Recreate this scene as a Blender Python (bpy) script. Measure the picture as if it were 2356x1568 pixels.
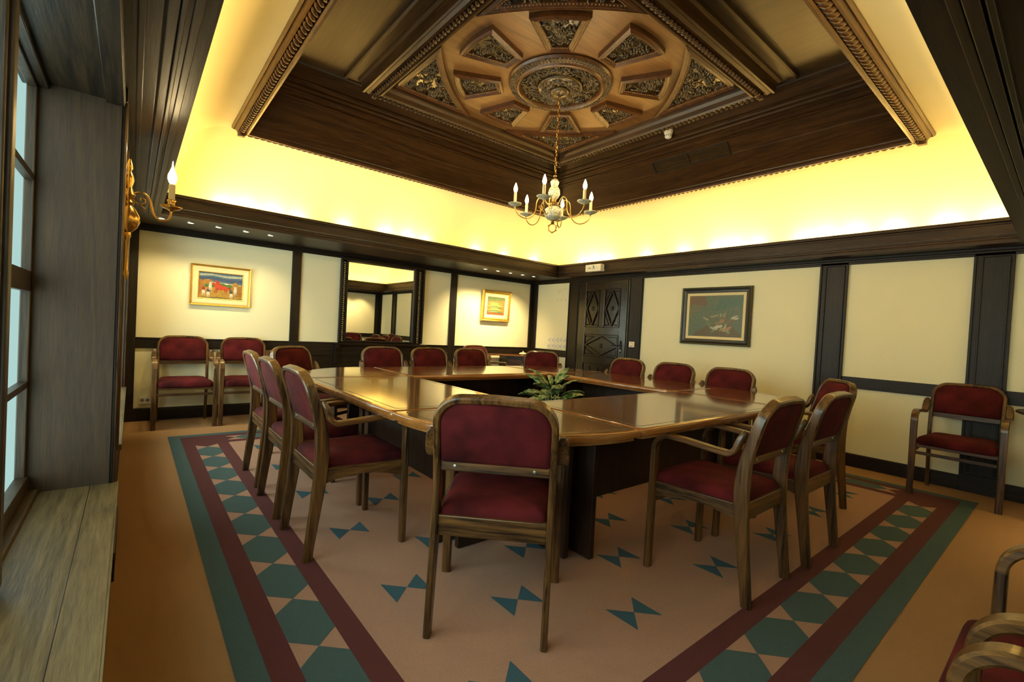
import bpy, bmesh, math, random
from mathutils import Vector, Matrix

for o in list(bpy.data.objects):
    bpy.data.objects.remove(o)
SC = bpy.context.scene
COL = SC.collection
R = math.radians

# ------------------------------------------------------------------ camera
def make_camera():
    yaw, pitch, roll = R(50.675), R(-1.166), R(3.0717)
    f = Vector((math.cos(pitch)*math.cos(yaw), math.cos(pitch)*math.sin(yaw), math.sin(pitch)))
    r = Vector((math.sin(yaw), -math.cos(yaw), 0)); u = r.cross(f)
    r2 = r*math.cos(roll) + u*math.sin(roll); u2 = -r*math.sin(roll) + u*math.cos(roll)
    cd = bpy.data.cameras.new('camera'); cam = bpy.data.objects.new('camera', cd); COL.objects.link(cam)
    cd.sensor_width = 36; cd.lens = 1069.18/2356*36; cd.clip_start = 0.02
    m = Matrix((r2, u2, -f)).transposed().to_4x4(); m.translation = Vector((-5.413, -6.075, 1.12))
    cam.matrix_world = m
    SC.camera = cam
make_camera()

# ------------------------------------------------------------------ view, world
SC.view_settings.view_transform = 'Standard'
SC.view_settings.look = 'None'
SC.view_settings.gamma = 1
SC.view_settings.use_curve_mapping = False
SC.view_settings.exposure = 0.20
W = bpy.data.worlds.new('world'); SC.world = W; W.use_nodes = True
bg = W.node_tree.nodes['Background']
bg.inputs[0].default_value = (0.70, 0.95, 0.92, 1); bg.inputs[1].default_value = 0.72

# ------------------------------------------------------------------ lamps
WARM = (1.0, 0.60, 0.17)
def lamp(kind, name, loc, power, color=WARM, size=.02, rot=None, **kw):
    d = bpy.data.lights.new(name, kind); d.energy = power; d.color = color
    if kind in ('POINT', 'SPOT'): d.shadow_soft_size = size
    for k, v in kw.items(): setattr(d, k, v)
    o = bpy.data.objects.new(name, d); COL.objects.link(o); o.location = loc
    if rot: o.rotation_euler = rot
    return o
# edges of the cornice opening and height of its top
CX0, CX1, CY0, CY1, CZ = -5.2325, -0.233, -5.747, -0.817, 2.203
COVE_STRIP = 6.2; COVE_BULB = 5.5
def cove_strip(name, x, y, lx, ly, k=1.0):
    d = bpy.data.lights.new(name, 'AREA'); d.energy = COVE_STRIP*k*max(lx, ly)/5; d.color = WARM
    d.shape = 'RECTANGLE'; d.size = lx; d.size_y = ly
    o = bpy.data.objects.new(name, d); COL.objects.link(o); o.location = (x, y, 2.13); o.rotation_euler = (math.pi, 0, 0)
mx, my = (CX0+CX1)/2, (CY0+CY1)/2
cove_strip('cove_strip_light', mx, CY1+.045, 4.9, .03)
cove_strip('cove_strip_light', mx, CY0-.045, 4.9, .03, 8.0)
cove_strip('cove_strip_light', CX0-.045, my, .03, 4.8, 8.5)
cove_strip('cove_strip_light', CX1+.045, my, .03, 4.8)
for x, w in ((-4.75, .9), (-4.55, 1.2), (-4.3, 1.1), (-4.05, .8), (-3.55, .9), (-3.05, 1.1), (-2.75, 1.1), (-2.5, .7), (-1.7, .8), (-1.2, .7), (-.6, .8)):
    lamp('POINT', 'cove_bulb', (x, CY1+.118, 2.200), COVE_BULB*w, size=.025)
for y, w in ((-1.15, 1.0), (-1.4, 1.3), (-1.65, .9), (-2.3, .8), (-2.85, .9), (-3.3, 1.1), (-3.5, 1.1), (-3.75, .9), (-4.2, .9), (-4.4, 1.2), (-4.65, 1.2), (-4.95, 1.1), (-5.3, 1.2), (-5.6, 1.1)):
    lamp('POINT', 'cove_bulb', (CX1+.118, y, 2.200), COVE_BULB*w, size=.025)
def daylight(name, x, y, z, sy, sz, power):
    d = bpy.data.lights.new(name, 'AREA'); d.shape = 'RECTANGLE'; d.size = sz; d.size_y = sy
    d.energy = power; d.color = (.98, 1.0, .89); d.spread = R(160)
    o = bpy.data.objects.new(name, d); COL.objects.link(o); o.location = (x, y, z)
    o.rotation_euler = (0, R(-90), 0)
daylight('window_daylight', -5.80, -4.95, 1.2, 2.5, 1.45, 46)
daylight('window_daylight', -5.80, -1.78, 1.2, 2.25, 1.45, 80)

# ------------------------------------------------------------------ materials
MAT = {}
def nodes_of(name):
    m = bpy.data.materials.new(name); m.use_nodes = True
    nt = m.node_tree; b = nt.nodes['Principled BSDF']; MAT[name] = m
    return m, nt, b
def plain(name, col, rough=.5, metal=0, noise=0.0, scale=20, bump=0.0, **kw):
    m, nt, b = nodes_of(name)
    b.inputs['Base Color'].default_value = (*col, 1); b.inputs['Roughness'].default_value = rough; b.inputs['Metallic'].default_value = metal
    for k, v in kw.items(): b.inputs[k].default_value = v
    if noise or bump:
        tc = nt.nodes.new('ShaderNodeTexCoord'); n = nt.nodes.new('ShaderNodeTexNoise'); n.inputs['Scale'].default_value = scale; n.inputs['Detail'].default_value = 5
        nt.links.new(tc.outputs['Object'], n.inputs['Vector'])
        if noise:
            r = nt.nodes.new('ShaderNodeValToRGB'); r.color_ramp.elements[0].position = .3; r.color_ramp.elements[1].position = .7
            r.color_ramp.elements[0].color = (*[c*(1-noise) for c in col], 1); r.color_ramp.elements[1].color = (*[min(1, c*(1+noise)) for c in col], 1)
            nt.links.new(n.outputs['Fac'], r.inputs[0]); nt.links.new(r.outputs[0], b.inputs['Base Color'])
        if bump:
            bp = nt.nodes.new('ShaderNodeBump'); bp.inputs['Strength'].default_value = bump; bp.inputs['Distance'].default_value = .004
            nt.links.new(n.outputs['Fac'], bp.inputs['Height']); nt.links.new(bp.outputs[0], b.inputs['Normal'])
    return m
def wood(name, dark, light, axis='z', rough=.4, fine=60, coat=0.0, bump=.25):
    """stained timber: stretched noise for pores, distorted bands for figure; grain runs along axis"""
    m, nt, b = nodes_of(name)
    tc = nt.nodes.new('ShaderNodeTexCoord'); mp = nt.nodes.new('ShaderNodeMapping')
    s = {'x': (.06, 1, 1), 'y': (1, .06, 1), 'z': (1, 1, .06)}[axis]
    mp.inputs['Scale'].default_value = s
    nt.links.new(tc.outputs['Object'], mp.inputs['Vector'])
    n1 = nt.nodes.new('ShaderNodeTexNoise'); n1.inputs['Scale'].default_value = fine*2.0; n1.inputs['Detail'].default_value = 6 if coat < .5 else 1.5; n1.inputs['Roughness'].default_value = .65
    n2 = nt.nodes.new('ShaderNodeTexNoise'); n2.inputs['Scale'].default_value = fine*.085; n2.inputs['Detail'].default_value = 2; n2.inputs['Distortion'].default_value = .7
    nt.links.new(mp.outputs[0], n1.inputs['Vector']); nt.links.new(mp.outputs[0], n2.inputs['Vector'])
    mu = nt.nodes.new('ShaderNodeMath'); mu.operation = 'MULTIPLY'; mu.inputs[1].default_value = 9
    sn = nt.nodes.new('ShaderNodeMath'); sn.operation = 'SINE'
    nt.links.new(n2.outputs['Fac'], mu.inputs[0]); mu2 = nt.nodes.new('ShaderNodeMath'); mu2.operation = 'MULTIPLY'; mu2.inputs[1].default_value = 5
    nt.links.new(mu.outputs[0], mu2.inputs[0]); nt.links.new(mu2.outputs[0], sn.inputs[0])
    a = nt.nodes.new('ShaderNodeMath'); a.operation = 'MULTIPLY_ADD'; a.inputs[1].default_value = .085
    nt.links.new(sn.outputs[0], a.inputs[0]); nt.links.new(n1.outputs['Fac'], a.inputs[2])
    r = nt.nodes.new('ShaderNodeValToRGB'); r.color_ramp.elements[0].position = .32; r.color_ramp.elements[1].position = .72
    r.color_ramp.elements[0].color = (*dark, 1); r.color_ramp.elements[1].color = (*light, 1)
    nt.links.new(a.outputs[0], r.inputs[0]); nt.links.new(r.outputs[0], b.inputs['Base Color'])
    b.inputs['Roughness'].default_value = rough; b.inputs['Specular IOR Level'].default_value = .32 if name.startswith(('dark_oak', 'cornice', 'ceiling_oak')) else .5; b.inputs['Coat Weight'].default_value = coat; b.inputs['Coat Roughness'].default_value = .07
    if bump:
        bp = nt.nodes.new('ShaderNodeBump'); bp.inputs['Strength'].default_value = bump; bp.inputs['Distance'].default_value = .002
        nt.links.new(a.outputs[0], bp.inputs['Height']); nt.links.new(bp.outputs[0], b.inputs['Normal'])
    return m
DK, LK = (.0045, .0027, .0017), (.018, .0105, .006)
for ax in 'xyz': wood('dark_oak_'+ax, DK, LK, ax, .46)
for ax in 'xy': wood('cornice_oak_'+ax, (.009, .0045, .002), (.034, .016, .0065), ax, .45)
for ax in 'xy': wood('ceiling_oak_'+ax, (.019, .0085, .003), (.060, .028, .009), ax, .36)
wood('ceiling_panel', (.125, .060, .018), (.205, .100, .030), 'x', .42, fine=26, bump=.05)
wood('flat_board', (.038, .020, .0065), (.072, .039, .0125), 'y', .42, fine=26, bump=.05)
wood('carved_frame', (.034, .013, .0042), (.100, .039, .012), 'x', .34)
wood('carving', (.010, .007, .003), (.090, .056, .020), 'x', .25)
wood('window_oak_y', (.050, .034, .013), (.135, .095, .038), 'y', .45, fine=75, bump=.5)
wood('window_oak_z', (.024, .0125, .0045), (.048, .027, .0098), 'z', .65, fine=75, bump=.2)
wood('head_oak', (.004, .0026, .0015), (.034, .020, .008), 'y', .40, fine=40, bump=.5)
wood('frame_oak', (.016, .009, .004), (.050, .030, .013), 'z', .40)
wood('chair_beech', (.013, .0055, .0018), (.150, .068, .017), 'z', .33, fine=45, coat=.25)
wood('chair_beech_y', (.013, .0055, .0018), (.150, .068, .017), 'y', .33, fine=45, coat=.25)
wood('chair_beech_x', (.013, .0055, .0018), (.150, .068, .017), 'x', .33, fine=45, coat=.25)
wood('table_top_x', (.13, .050, .012), (.19, .078, .020), 'x', .17, fine=26, coat=.75, bump=0)
wood('table_top_y', (.13, .050, .012), (.19, .078, .020), 'y', .17, fine=26, coat=.75, bump=0)
wood('table_edge', (.20, .078, .018), (.28, .115, .028), 'x', .2, fine=26, coat=.6, bump=0)
wood('table_base', (.012, .006, .0035), (.036, .016, .008), 'z', .34)
wood('door_oak', (.010, .0065, .004), (.026, .016, .009), 'z', .24, bump=.08)
plain('plaster_wall', (.76, .735, .52), .85, noise=.03, scale=120, bump=.15)
plain('plaster_cove', (.80, .77, .54), .9, noise=.02, scale=3)
plain('carpet_tan', (.32, .178, .074), 1.0, noise=.22, scale=420, bump=.6)
plain('carpet_pink', (.335, .192, .130), 1.0, noise=.2, scale=420, bump=.6)
plain('carpet_teal', (.045, .085, .088), 1.0, noise=.2, scale=420, bump=.6)
plain('carpet_blue', (.030, .085, .118), 1.0, noise=.2, scale=420, bump=.6)
plain('carpet_burgundy', (.080, .016, .016), 1.0, noise=.2, scale=420, bump=.6)
plain('velvet', (.060, .0058, .0068), .9, noise=.6, scale=7, **{'Specular IOR Level': .15, 'Sheen Weight': .02, 'Sheen Roughness': .35, 'Sheen Tint': (1, .25, .22, 1)})
plain('brass', (.60, .36, .10), .26, 1)
plain('old_brass', (.42, .27, .08), .33, 1)
plain('gold_leaf', (.72, .46, .10), .34, .85, noise=.15, scale=30)
plain('lit_bead_wood', (.20, .11, .035), .2)  # golden tint put into the colour for light catching the bead rows
plain('glint_oak', (.30, .22, .11), .16, .6)  # pale half-metal colour standing in for glints on the rope columns, no gilding
plain('linen_slip', (.72, .62, .36), .8)
plain('white_plastic', (.78, .76, .68), .4)
plain('grey_plastic', (.30, .29, .27), .5)
plain('black_metal', (.012, .012, .012), .4, .5)
plain('steel', (.6, .58, .52), .3, 1)
plain('candle_sleeve', (.70, .60, .36), .6)
plain('olive_frame', (.055, .050, .022), .4, .2, noise=.3, scale=40)
plain('black_frame', (.012, .011, .009), .35)
plain('mirror_glass', (.86, .86, .80), .01, 1)
plain('exit_green', (.02, .20, .07), .5)
plain('ink', (.06, .05, .04), .6)
plain('faint_print', (.50, .46, .34), .8)
plain('terracotta', (.20, .07, .03), .8)
plain('soil', (.02, .012, .008), 1)
def emis(name, col, s):
    m, nt, b = nodes_of(name); b.inputs['Base Color'].default_value = (*col, 1)
    b.inputs['Emission Color'].default_value = (*col, 1); b.inputs['Emission Strength'].default_value = s
emis('bulb_glow', (1, .80, .42), 9); emis('spot_glow', (1, .82, .45), 7)
def delft():
    m, nt, b = nodes_of('delft')
    tc = nt.nodes.new('ShaderNodeTexCoord'); n = nt.nodes.new('ShaderNodeTexVoronoi'); n.inputs['Scale'].default_value = 90
    r = nt.nodes.new('ShaderNodeValToRGB'); r.color_ramp.elements[0].position = .22; r.color_ramp.elements[1].position = .42
    r.color_ramp.elements[0].color = (.05, .09, .10, 1); r.color_ramp.elements[1].color = (.42, .42, .30, 1)
    nt.links.new(tc.outputs['Object'], n.inputs['Vector']); nt.links.new(n.outputs['Distance'], r.inputs[0]); nt.links.new(r.outputs[0], b.inputs['Base Color'])
    b.inputs['Roughness'].default_value = .2
delft()
def glass_pane():
    m = bpy.data.materials.new('pane_glass'); m.use_nodes = True; MAT['pane_glass'] = m; nt = m.node_tree; nt.nodes.clear()
    o = nt.nodes.new('ShaderNodeOutputMaterial'); t = nt.nodes.new('ShaderNodeBsdfTransparent'); g = nt.nodes.new('ShaderNodeBsdfGlossy'); mx_ = nt.nodes.new('ShaderNodeMixShader'); fr = nt.nodes.new('ShaderNodeValue'); fr.outputs[0].default_value = .05
    t.inputs[0].default_value = (.90, .96, .95, 1); g.inputs['Roughness'].default_value = .02
    nt.links.new(fr.outputs[0], mx_.inputs[0]); nt.links.new(t.outputs[0], mx_.inputs[1]); nt.links.new(g.outputs[0], mx_.inputs[2]); nt.links.new(mx_.outputs[0], o.inputs[0])
glass_pane()
def leafmat():
    m, nt, b = nodes_of('leaf')
    tc = nt.nodes.new('ShaderNodeTexCoord'); n = nt.nodes.new('ShaderNodeTexNoise'); n.inputs['Scale'].default_value = 26; n.inputs['Detail'].default_value = 4
    r = nt.nodes.new('ShaderNodeValToRGB'); r.color_ramp.elements[0].position = .42; r.color_ramp.elements[1].position = .60
    r.color_ramp.elements[0].color = (.022, .105, .030, 1); r.color_ramp.elements[1].color = (.30, .36, .16, 1)
    nt.links.new(tc.outputs['Object'], n.inputs['Vector']); nt.links.new(n.outputs['Fac'], r.inputs[0]); nt.links.new(r.outputs[0], b.inputs['Base Color'])
    b.inputs['Roughness'].default_value = .35
leafmat()
PAINT = {}
def paint(col, rough=.6):
    k = 'paint_%02x%02x%02x' % tuple(int(c*255) for c in col)
    if k not in PAINT: PAINT[k] = plain(k, col, rough, noise=.25, scale=60)
    return k

# ------------------------------------------------------------------ mesh helpers
def shrink(poly, d):
    xs = [p[0] for p in poly]; ys = [p[1] for p in poly]; cx, cy = (min(xs)+max(xs))/2, (min(ys)+max(ys))/2; hx, hy = (max(xs)-min(xs))/2, (max(ys)-min(ys))/2
    return [(cx+(x-cx)*(hx-d)/hx, cy+(y-cy)*(hy-d)/hy) for x, y in poly]
class MB:
    def __init__(s): s.v = []; s.f = []; s.m = []; s.mats = []
    def mi(s, mat):
        if mat not in s.mats: s.mats.append(mat)
        return s.mats.index(mat)
    def add(s, vs, fs, mat):
        b = len(s.v); s.v += [tuple(p) for p in vs]; k = s.mi(mat)
        for f in fs: s.f.append(tuple(b+i for i in f)); s.m.append(k)
        return s
    def box(s, x0, x1, y0, y1, z0, z1, mat):
        x0, x1 = min(x0, x1), max(x0, x1); y0, y1 = min(y0, y1), max(y0, y1); z0, z1 = min(z0, z1), max(z0, z1)
        vs = [(x, y, z) for x in (x0, x1) for y in (y0, y1) for z in (z0, z1)]
        return s.add(vs, [(0, 1, 3, 2), (4, 6, 7, 5), (0, 4, 5, 1), (2, 3, 7, 6), (0, 2, 6, 4), (1, 5, 7, 3)], mat)
    def loops(s, loops, mat, closed=True, cap=True, ring=True):
        """skin consecutive loops of equal vertex count"""
        n = len(loops[0]); vs = [p for l in loops for p in l]; fs = []
        for i in range(len(loops)-1):
            for j in range(n if ring else n-1):
                k = (j+1) % n; fs.append((i*n+j, i*n+k, (i+1)*n+k, (i+1)*n+j))
        if cap: fs += [tuple(range(n-1, -1, -1)), tuple((len(loops)-1)*n+j for j in range(n))]
        return s.add(vs, fs, mat)
    def lathe(s, prof, c, mat, seg=24, axis='z'):
        ls = []
        for r, h in prof:
            l = []
            for k in range(seg):
                a = 2*math.pi*k/seg; p = (r*math.cos(a), r*math.sin(a), h)
                if axis == 'x': p = (h, r*math.cos(a), r*math.sin(a))
                if axis == 'y': p = (r*math.cos(a), h, r*math.sin(a))
                l.append((c[0]+p[0], c[1]+p[1], c[2]+p[2]))
            ls.append(l)
        return s.loops(ls, mat)
    def tube(s, pts, r, mat, seg=8):
        pts = [Vector(p) for p in pts]; ls = []; up = None
        for i, p in enumerate(pts):
            t = (pts[min(i+1, len(pts)-1)]-pts[max(i-1, 0)]).normalized()
            if up is None: up = t.orthogonal().normalized()
            up = (up-t*up.dot(t)).normalized(); w = t.cross(up)
            rr = r[i] if isinstance(r, (list, tuple)) else r
            ls.append([p+(up*math.cos(a)+w*math.sin(a))*rr for a in [2*math.pi*k/seg for k in range(seg)]])
        return s.loops(ls, mat)
    def band(s, pts, sides, ws, ts, mat):
        """rectangular section swept on pts; side vectors give the width direction, ts is the other thickness"""
        pts = [Vector(p) for p in pts]; ls = []
        for i, p in enumerate(pts):
            t = (pts[min(i+1, len(pts)-1)]-pts[max(i-1, 0)]).normalized()
            S = Vector(sides[i] if isinstance(sides, list) else sides).normalized(); S = (S-t*S.dot(t)).normalized(); N = t.cross(S)
            w = ws[i] if isinstance(ws, list) else ws; h = ts[i] if isinstance(ts, list) else ts
            c = min(w, h)*.22
            q = [(w/2-c, h/2), (-w/2+c, h/2), (-w/2, h/2-c), (-w/2, -h/2+c), (-w/2+c, -h/2), (w/2-c, -h/2), (w/2, -h/2+c), (w/2, h/2-c)]
            ls.append([p+S*a+N*b for a, b in q])
        return s.loops(ls, mat)
    def dome(s, c, a, b, ang, h, mat, seg=7, rings=3):
        """low oval boss hanging below c (down is its outward side)"""
        ca, sa = math.cos(ang), math.sin(ang); ls = []
        for i in range(rings):
            t = i/rings*math.pi/2; l = []
            for k in range(seg):
                q = 2*math.pi*k/seg; x = a*math.cos(q)*math.cos(t); y = b*math.sin(q)*math.cos(t)
                l.append((c[0]+x*ca-y*sa, c[1]+x*sa+y*ca, c[2]-h*math.sin(t)))
            ls.append(l)
        n = seg; vs = [p for l in ls for p in l]+[(c[0], c[1], c[2]-h)]; fs = []
        for i in range(rings-1):
            for j in range(n): k = (j+1) % n; fs.append((i*n+j, (i+1)*n+j, (i+1)*n+k, i*n+k))
        for j in range(n): fs.append(((rings-1)*n+j, len(vs)-1, (rings-1)*n+(j+1) % n))
        return s.add(vs, fs, mat)
    def ball(s, c, rx, ry, rz, mat, seg=8, rings=6, rot=None):
        ls = []
        for i in range(rings+1):
            t = math.pi*(i/rings)-math.pi/2; rr = max(math.cos(t), .02)
            l = [Vector((rx*rr*math.cos(a), ry*rr*math.sin(a), rz*math.sin(t))) for a in [2*math.pi*k/seg for k in range(seg)]]
            if rot: l = [rot @ p for p in l]
            ls.append([p+Vector(c) for p in l])
        return s.loops(ls, mat)
    def prism(s, pts, z0, z1, mat):
        return s.loops([[(x, y, z0) for x, y in pts], [(x, y, z1) for x, y in pts]], mat)
    def build(s, name, parent=None, smooth=False, bevel=0, loc=None, seg=2):
        me = bpy.data.meshes.new(name); me.from_pydata(s.v, [], s.f)
        for m in s.mats: me.materials.append(MAT[m])
        me.polygons.foreach_set('material_index', s.m)
        bm = bmesh.new(); bm.from_mesh(me); bmesh.ops.recalc_face_normals(bm, faces=bm.faces); bm.to_mesh(me); bm.free()
        if smooth: me.polygons.foreach_set('use_smooth', [True]*len(me.polygons))
        me.update()
        o = bpy.data.objects.new(name, me); COL.objects.link(o)
        if smooth == 'auto':
            md = o.modifiers.new('edges', 'EDGE_SPLIT'); md.split_angle = R(38)
        if bevel:
            b = o.modifiers.new('bevel', 'BEVEL'); b.width = bevel; b.segments = seg; b.limit_method = 'ANGLE'; b.angle_limit = R(40); b.harden_normals = False
        if parent: o.parent = parent
        if loc: o.location = loc
        return o
def tag(o, label=None, cat=None, group=None, kind=None):
    if label: o['label'] = label
    if cat: o['category'] = cat
    if group: o['group'] = group
    if kind: o['kind'] = kind
    return o
def empty(name, loc=(0, 0, 0), rz=0):
    o = bpy.data.objects.new(name, None); COL.objects.link(o); o.location = loc; o.rotation_euler = (0, 0, rz); o.empty_display_size = .1
    return o
def thing(name, label, cat, loc=(0, 0, 0), rz=0, group=None): return tag(empty(name, loc, rz), label, cat, group)
def struct(mb, name, label=None, cat=None, **kw): return tag(mb.build(name, **kw), label, cat, None, 'structure')
def copy_tree(o, parent=None):
    c = o.copy(); COL.objects.link(c); c.parent = parent
    if parent: c.matrix_parent_inverse = o.matrix_parent_inverse.copy()
    for ch in list(o.children): copy_tree(ch, c)
    return c
def rectloop(x0, x1, y0, y1, z): return [(x0, y0, z), (x1, y0, z), (x1, y1, z), (x0, y1, z)]
def sqloop(h, z, c): return rectloop(c[0]-h, c[0]+h, c[1]-h, c[1]+h, z)

# ------------------------------------------------------------------ room shell
X0, X1, Y0, Y1 = -5.47, 0.0, -6.545, 0.0       # inner faces of the walls
struct(MB().box(X0-.3, X1+.15, Y0-.15, Y1+.15, -.1, 0, 'carpet_tan'), 'floor', 'tan wall-to-wall carpet floor', 'floor')
struct(MB().box(X0-.3, X1+.15, 0, .15, 0, 2.9, 'plaster_wall'), 'wall_far', 'cream far wall with mirror and timber framing', 'wall')
struct(MB().box(0, .15, Y0-.15, 0, 0, 2.9, 'plaster_wall'), 'wall_right', 'cream right wall with the carved door', 'wall')
struct(MB().box(X0-.3, X1+.15, Y0-.15, Y0, 0, 2.9, 'plaster_wall'), 'wall_near', 'cream wall behind the camera', 'wall')
WINS = [(-6.25, -3.65), (-2.95, -.62)]
SILL, HEAD = .43, 1.93
def wall_left():
    m = MB()
    ys = [Y0-.15]+[v for w in WINS for v in w]+[Y1+.15]
    for i in range(0, len(ys), 2): m.box(X0-.258, X0, ys[i], ys[i+1], 0, 2.9, 'plaster_wall')
    for a, b in WINS:
        m.box(X0-.258, X0, a, b, 0, SILL-.03, 'dark_oak_y'); m.box(X0-.258, X0, a, b, HEAD+.02, 2.9, 'plaster_wall')
    struct(m, 'wall_left', 'left window wall', 'wall')
wall_left()

# ceiling cove and slab above
CC = (-2.7525, -3.2725)
def ceiling():
    m = MB(); N = 14; ls = []
    o = .2
    a = (CX0-o, CX1+o, CY0-o, CY1+o); b = (CC[0]-2.015, CC[0]+2.015, CC[1]-2.015, CC[1]+2.015)
    ls.append(rectloop(*a, 2.06))
    for i in range(N+1):
        t = i/N*math.pi/2; k = 1-math.cos(t)
        ls.append(rectloop(*[a[j]+(b[j]-a[j])*k for j in range(4)], 2.14+(2.80-2.14)*math.sin(t)))
    # each side its own strip so that the mitre stays a crease
    for s in range(4):
        m.loops([[l[s], l[(s+1) % 4]] for l in ls], 'plaster_cove', cap=False, ring=False)
    o_ = struct(m, 'ceiling', 'curved cream plaster cove lit from the cornice', 'ceiling', smooth=True)
    struct(MB().box(X0-.3, X1+.15, Y0-.15, Y1+.15, 3.45, 3.5, 'plaster_cove'), 'ceiling_slab', 'plain slab above the coffer', 'ceiling')
ceiling()

# cornice: one run per wall, mitred
def cornice():
    # (inset from lip towards the wall, z); lip edge is at 0
    prof = [(.022, 2.195), (0, CZ), (0, CZ-.028), (.018, CZ-.034), (.018, CZ-.046), (.034, CZ-.062), (.034, CZ-.140), (.022, CZ-.146), (.022, CZ-.158), (.006, CZ-.170), (.006, CZ-.198)]
    outer = (X0, X1, Y0, Y1); names = ['near', 'right', 'far', 'left']; mats = ['cornice_oak_x', 'cornice_oak_y', 'cornice_oak_x', 'cornice_oak_y']
    def lp(d, z): return rectloop(CX0-d, CX1+d, CY0-d, CY1+d, z)
    ls = [lp(d, z) for d, z in prof]
    ls = [lp(.022, 2.08)]+ls
    ls.append(rectloop(*outer, CZ-.198))
    fl = [rectloop(*outer, 2.08), lp(.022, 2.08)]
    for s in range(4):
        m = MB(); m.loops([[l[s], l[(s+1) % 4]] for l in ls], mats[s], cap=False, ring=False)
        m.loops([[l[s], l[(s+1) % 4]] for l in fl], 'plaster_cove', cap=False, ring=False)
        struct(m, 'trim_cornice_'+names[s], 'deep dark oak cornice along the '+names[s]+' wall', 'cornice')
cornice()

TN = [0]
def trim(m, bevel=.003, label=None):
    TN[0] += 1
    return struct(m, 'trim_%d' % TN[0], label or 'dark oak framing strip', 'trim', bevel=bevel)
ZT, ZR, ZL, ZB = 1.946, .858, .749, .122
SOF = CZ-.198
# --- far wall (y = 0, faces -y)
def A_stile(x0, x1, z0=0, z1=SOF, t=.022): trim(MB().box(x0, x1, -t, .0, z0, z1, 'dark_oak_z'))
def A_rail(x0, x1, z0, z1, t=.018): trim(MB().box(x0, x1, -t, .0, z0, z1, 'dark_oak_x'))
A_stile(X0, -5.38); A_stile(-3.935, -3.832, ZR-.05); A_stile(-1.697, -1.586, 0); A_stile(-.093, 0)
A_rail(X0, 0, ZT, SOF, .02)
A_rail(X0, 0, SOF-.022, SOF, .05); A_rail(X0, 0, SOF-.04, SOF-.022, .035)
A_rail(-5.38, -1.697, ZL, ZR); A_rail(-1.586, -.093, ZL, ZR)
A_rail(-5.38, -1.697, ZR-.012, ZR+.002, .026); A_rail(-1.586, -.093, ZR-.012, ZR+.002, .026)
def dark_wainscot():
    m = MB(); m.box(-3.935, -1.697, -.014, 0, ZB, ZL, 'dark_oak_x'); trim(m, label='dark oak wainscot below the mirror')
    xs = [-3.935, -3.40, -2.13, -1.697]
    for i, x in enumerate(xs):
        w = .05 if i in (0, 3) else .035
        trim(MB().box(x-w+(.05 if i == 0 else 0), x+w-(.05 if i == 3 else 0), -.028, -.012, ZB, ZL, 'dark_oak_z'))
    trim(MB().box(-3.93, -1.70, -.026, -.012, ZL-.06, ZL, 'dark_oak_x')); trim(MB().box(-3.93, -1.70, -.026, -.012, ZB, ZB+.06, 'dark_oak_x'))
dark_wainscot()
# baseboards
def baseboard(name, m): struct(m, 'baseboard_'+name, 'dark oak skirting board on the '+name+' wall', 'baseboard', bevel=.004)
baseboard('far', MB().box(X0, 0, -.03, 0, 0, ZB, 'dark_oak_x').box(X0, 0, -.024, 0, ZB, ZB+.008, 'dark_oak_x'))
m = MB(); m.box(-.03, 0, -1.08, -.03, 0, ZB, 'dark_oak_y'); m.box(-.03, 0, Y0, -2.03, 0, ZB, 'dark_oak_y'); baseboard('right', m)
baseboard('near', MB().box(X0, -.03, Y0, Y0+.03, 0, ZB, 'dark_oak_x'))
baseboard('left', MB().box(X0, X0+.03, -3.60, -3.0, 0, ZB, 'dark_oak_y'))
# --- right wall (x = 0, faces -x)
def B_stile(y0, y1, z0=0, z1=SOF, t=.022): trim(MB().box(-t, 0, y0, y1, z0, z1, 'dark_oak_z'))
def B_rail(y0, y1, z0, z1, t=.018): trim(MB().box(-t, 0, y0, y1, z0, z1, 'dark_oak_y'))
B_stile(0, -.115); B_stile(-.862, -1.085); B_stile(-2.03, -2.257)
for a, b in ((-4.371, -4.609), (-5.484, -5.719)):
    B_stile(a, b, t=.02)
    for y in (a-.008, b+.008): trim(MB().box(-.034, -.018, y-.009, y+.009, .14, ZT, 'dark_oak_z'))
    for y in (a-.052, b+.030): trim(MB().box(-.032, -.018, y-.006, y+.006, .16, ZT-.01, 'dark_oak_z'))
    trim(MB().box(-.032, -.018, b+.03, a-.05, ZT-.014, ZT-.004, 'dark_oak_y'))
    trim(MB().box(-.040, -.0, b, a, 0, .145, 'dark_oak_y'))
for y in (-.880, -1.065, -2.045, -2.240): trim(MB().box(-.032, -.02, y-.008, y+.008, 0, ZT, 'dark_oak_z'))
B_rail(-1.08, -2.04, 1.925, ZT+.004, .03)
B_stile(-6.42, Y0)
B_rail(0, Y0, ZT, SOF, .02); B_rail(0, Y0, SOF-.022, SOF, .05); B_rail(0, Y0, SOF-.04, SOF-.022, .035)
B_rail(-.115, -.862, ZL, ZR); B_rail(-4.609, -5.484, ZL, ZR); B_rail(-5.719, -6.42, ZL, ZR)
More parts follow.
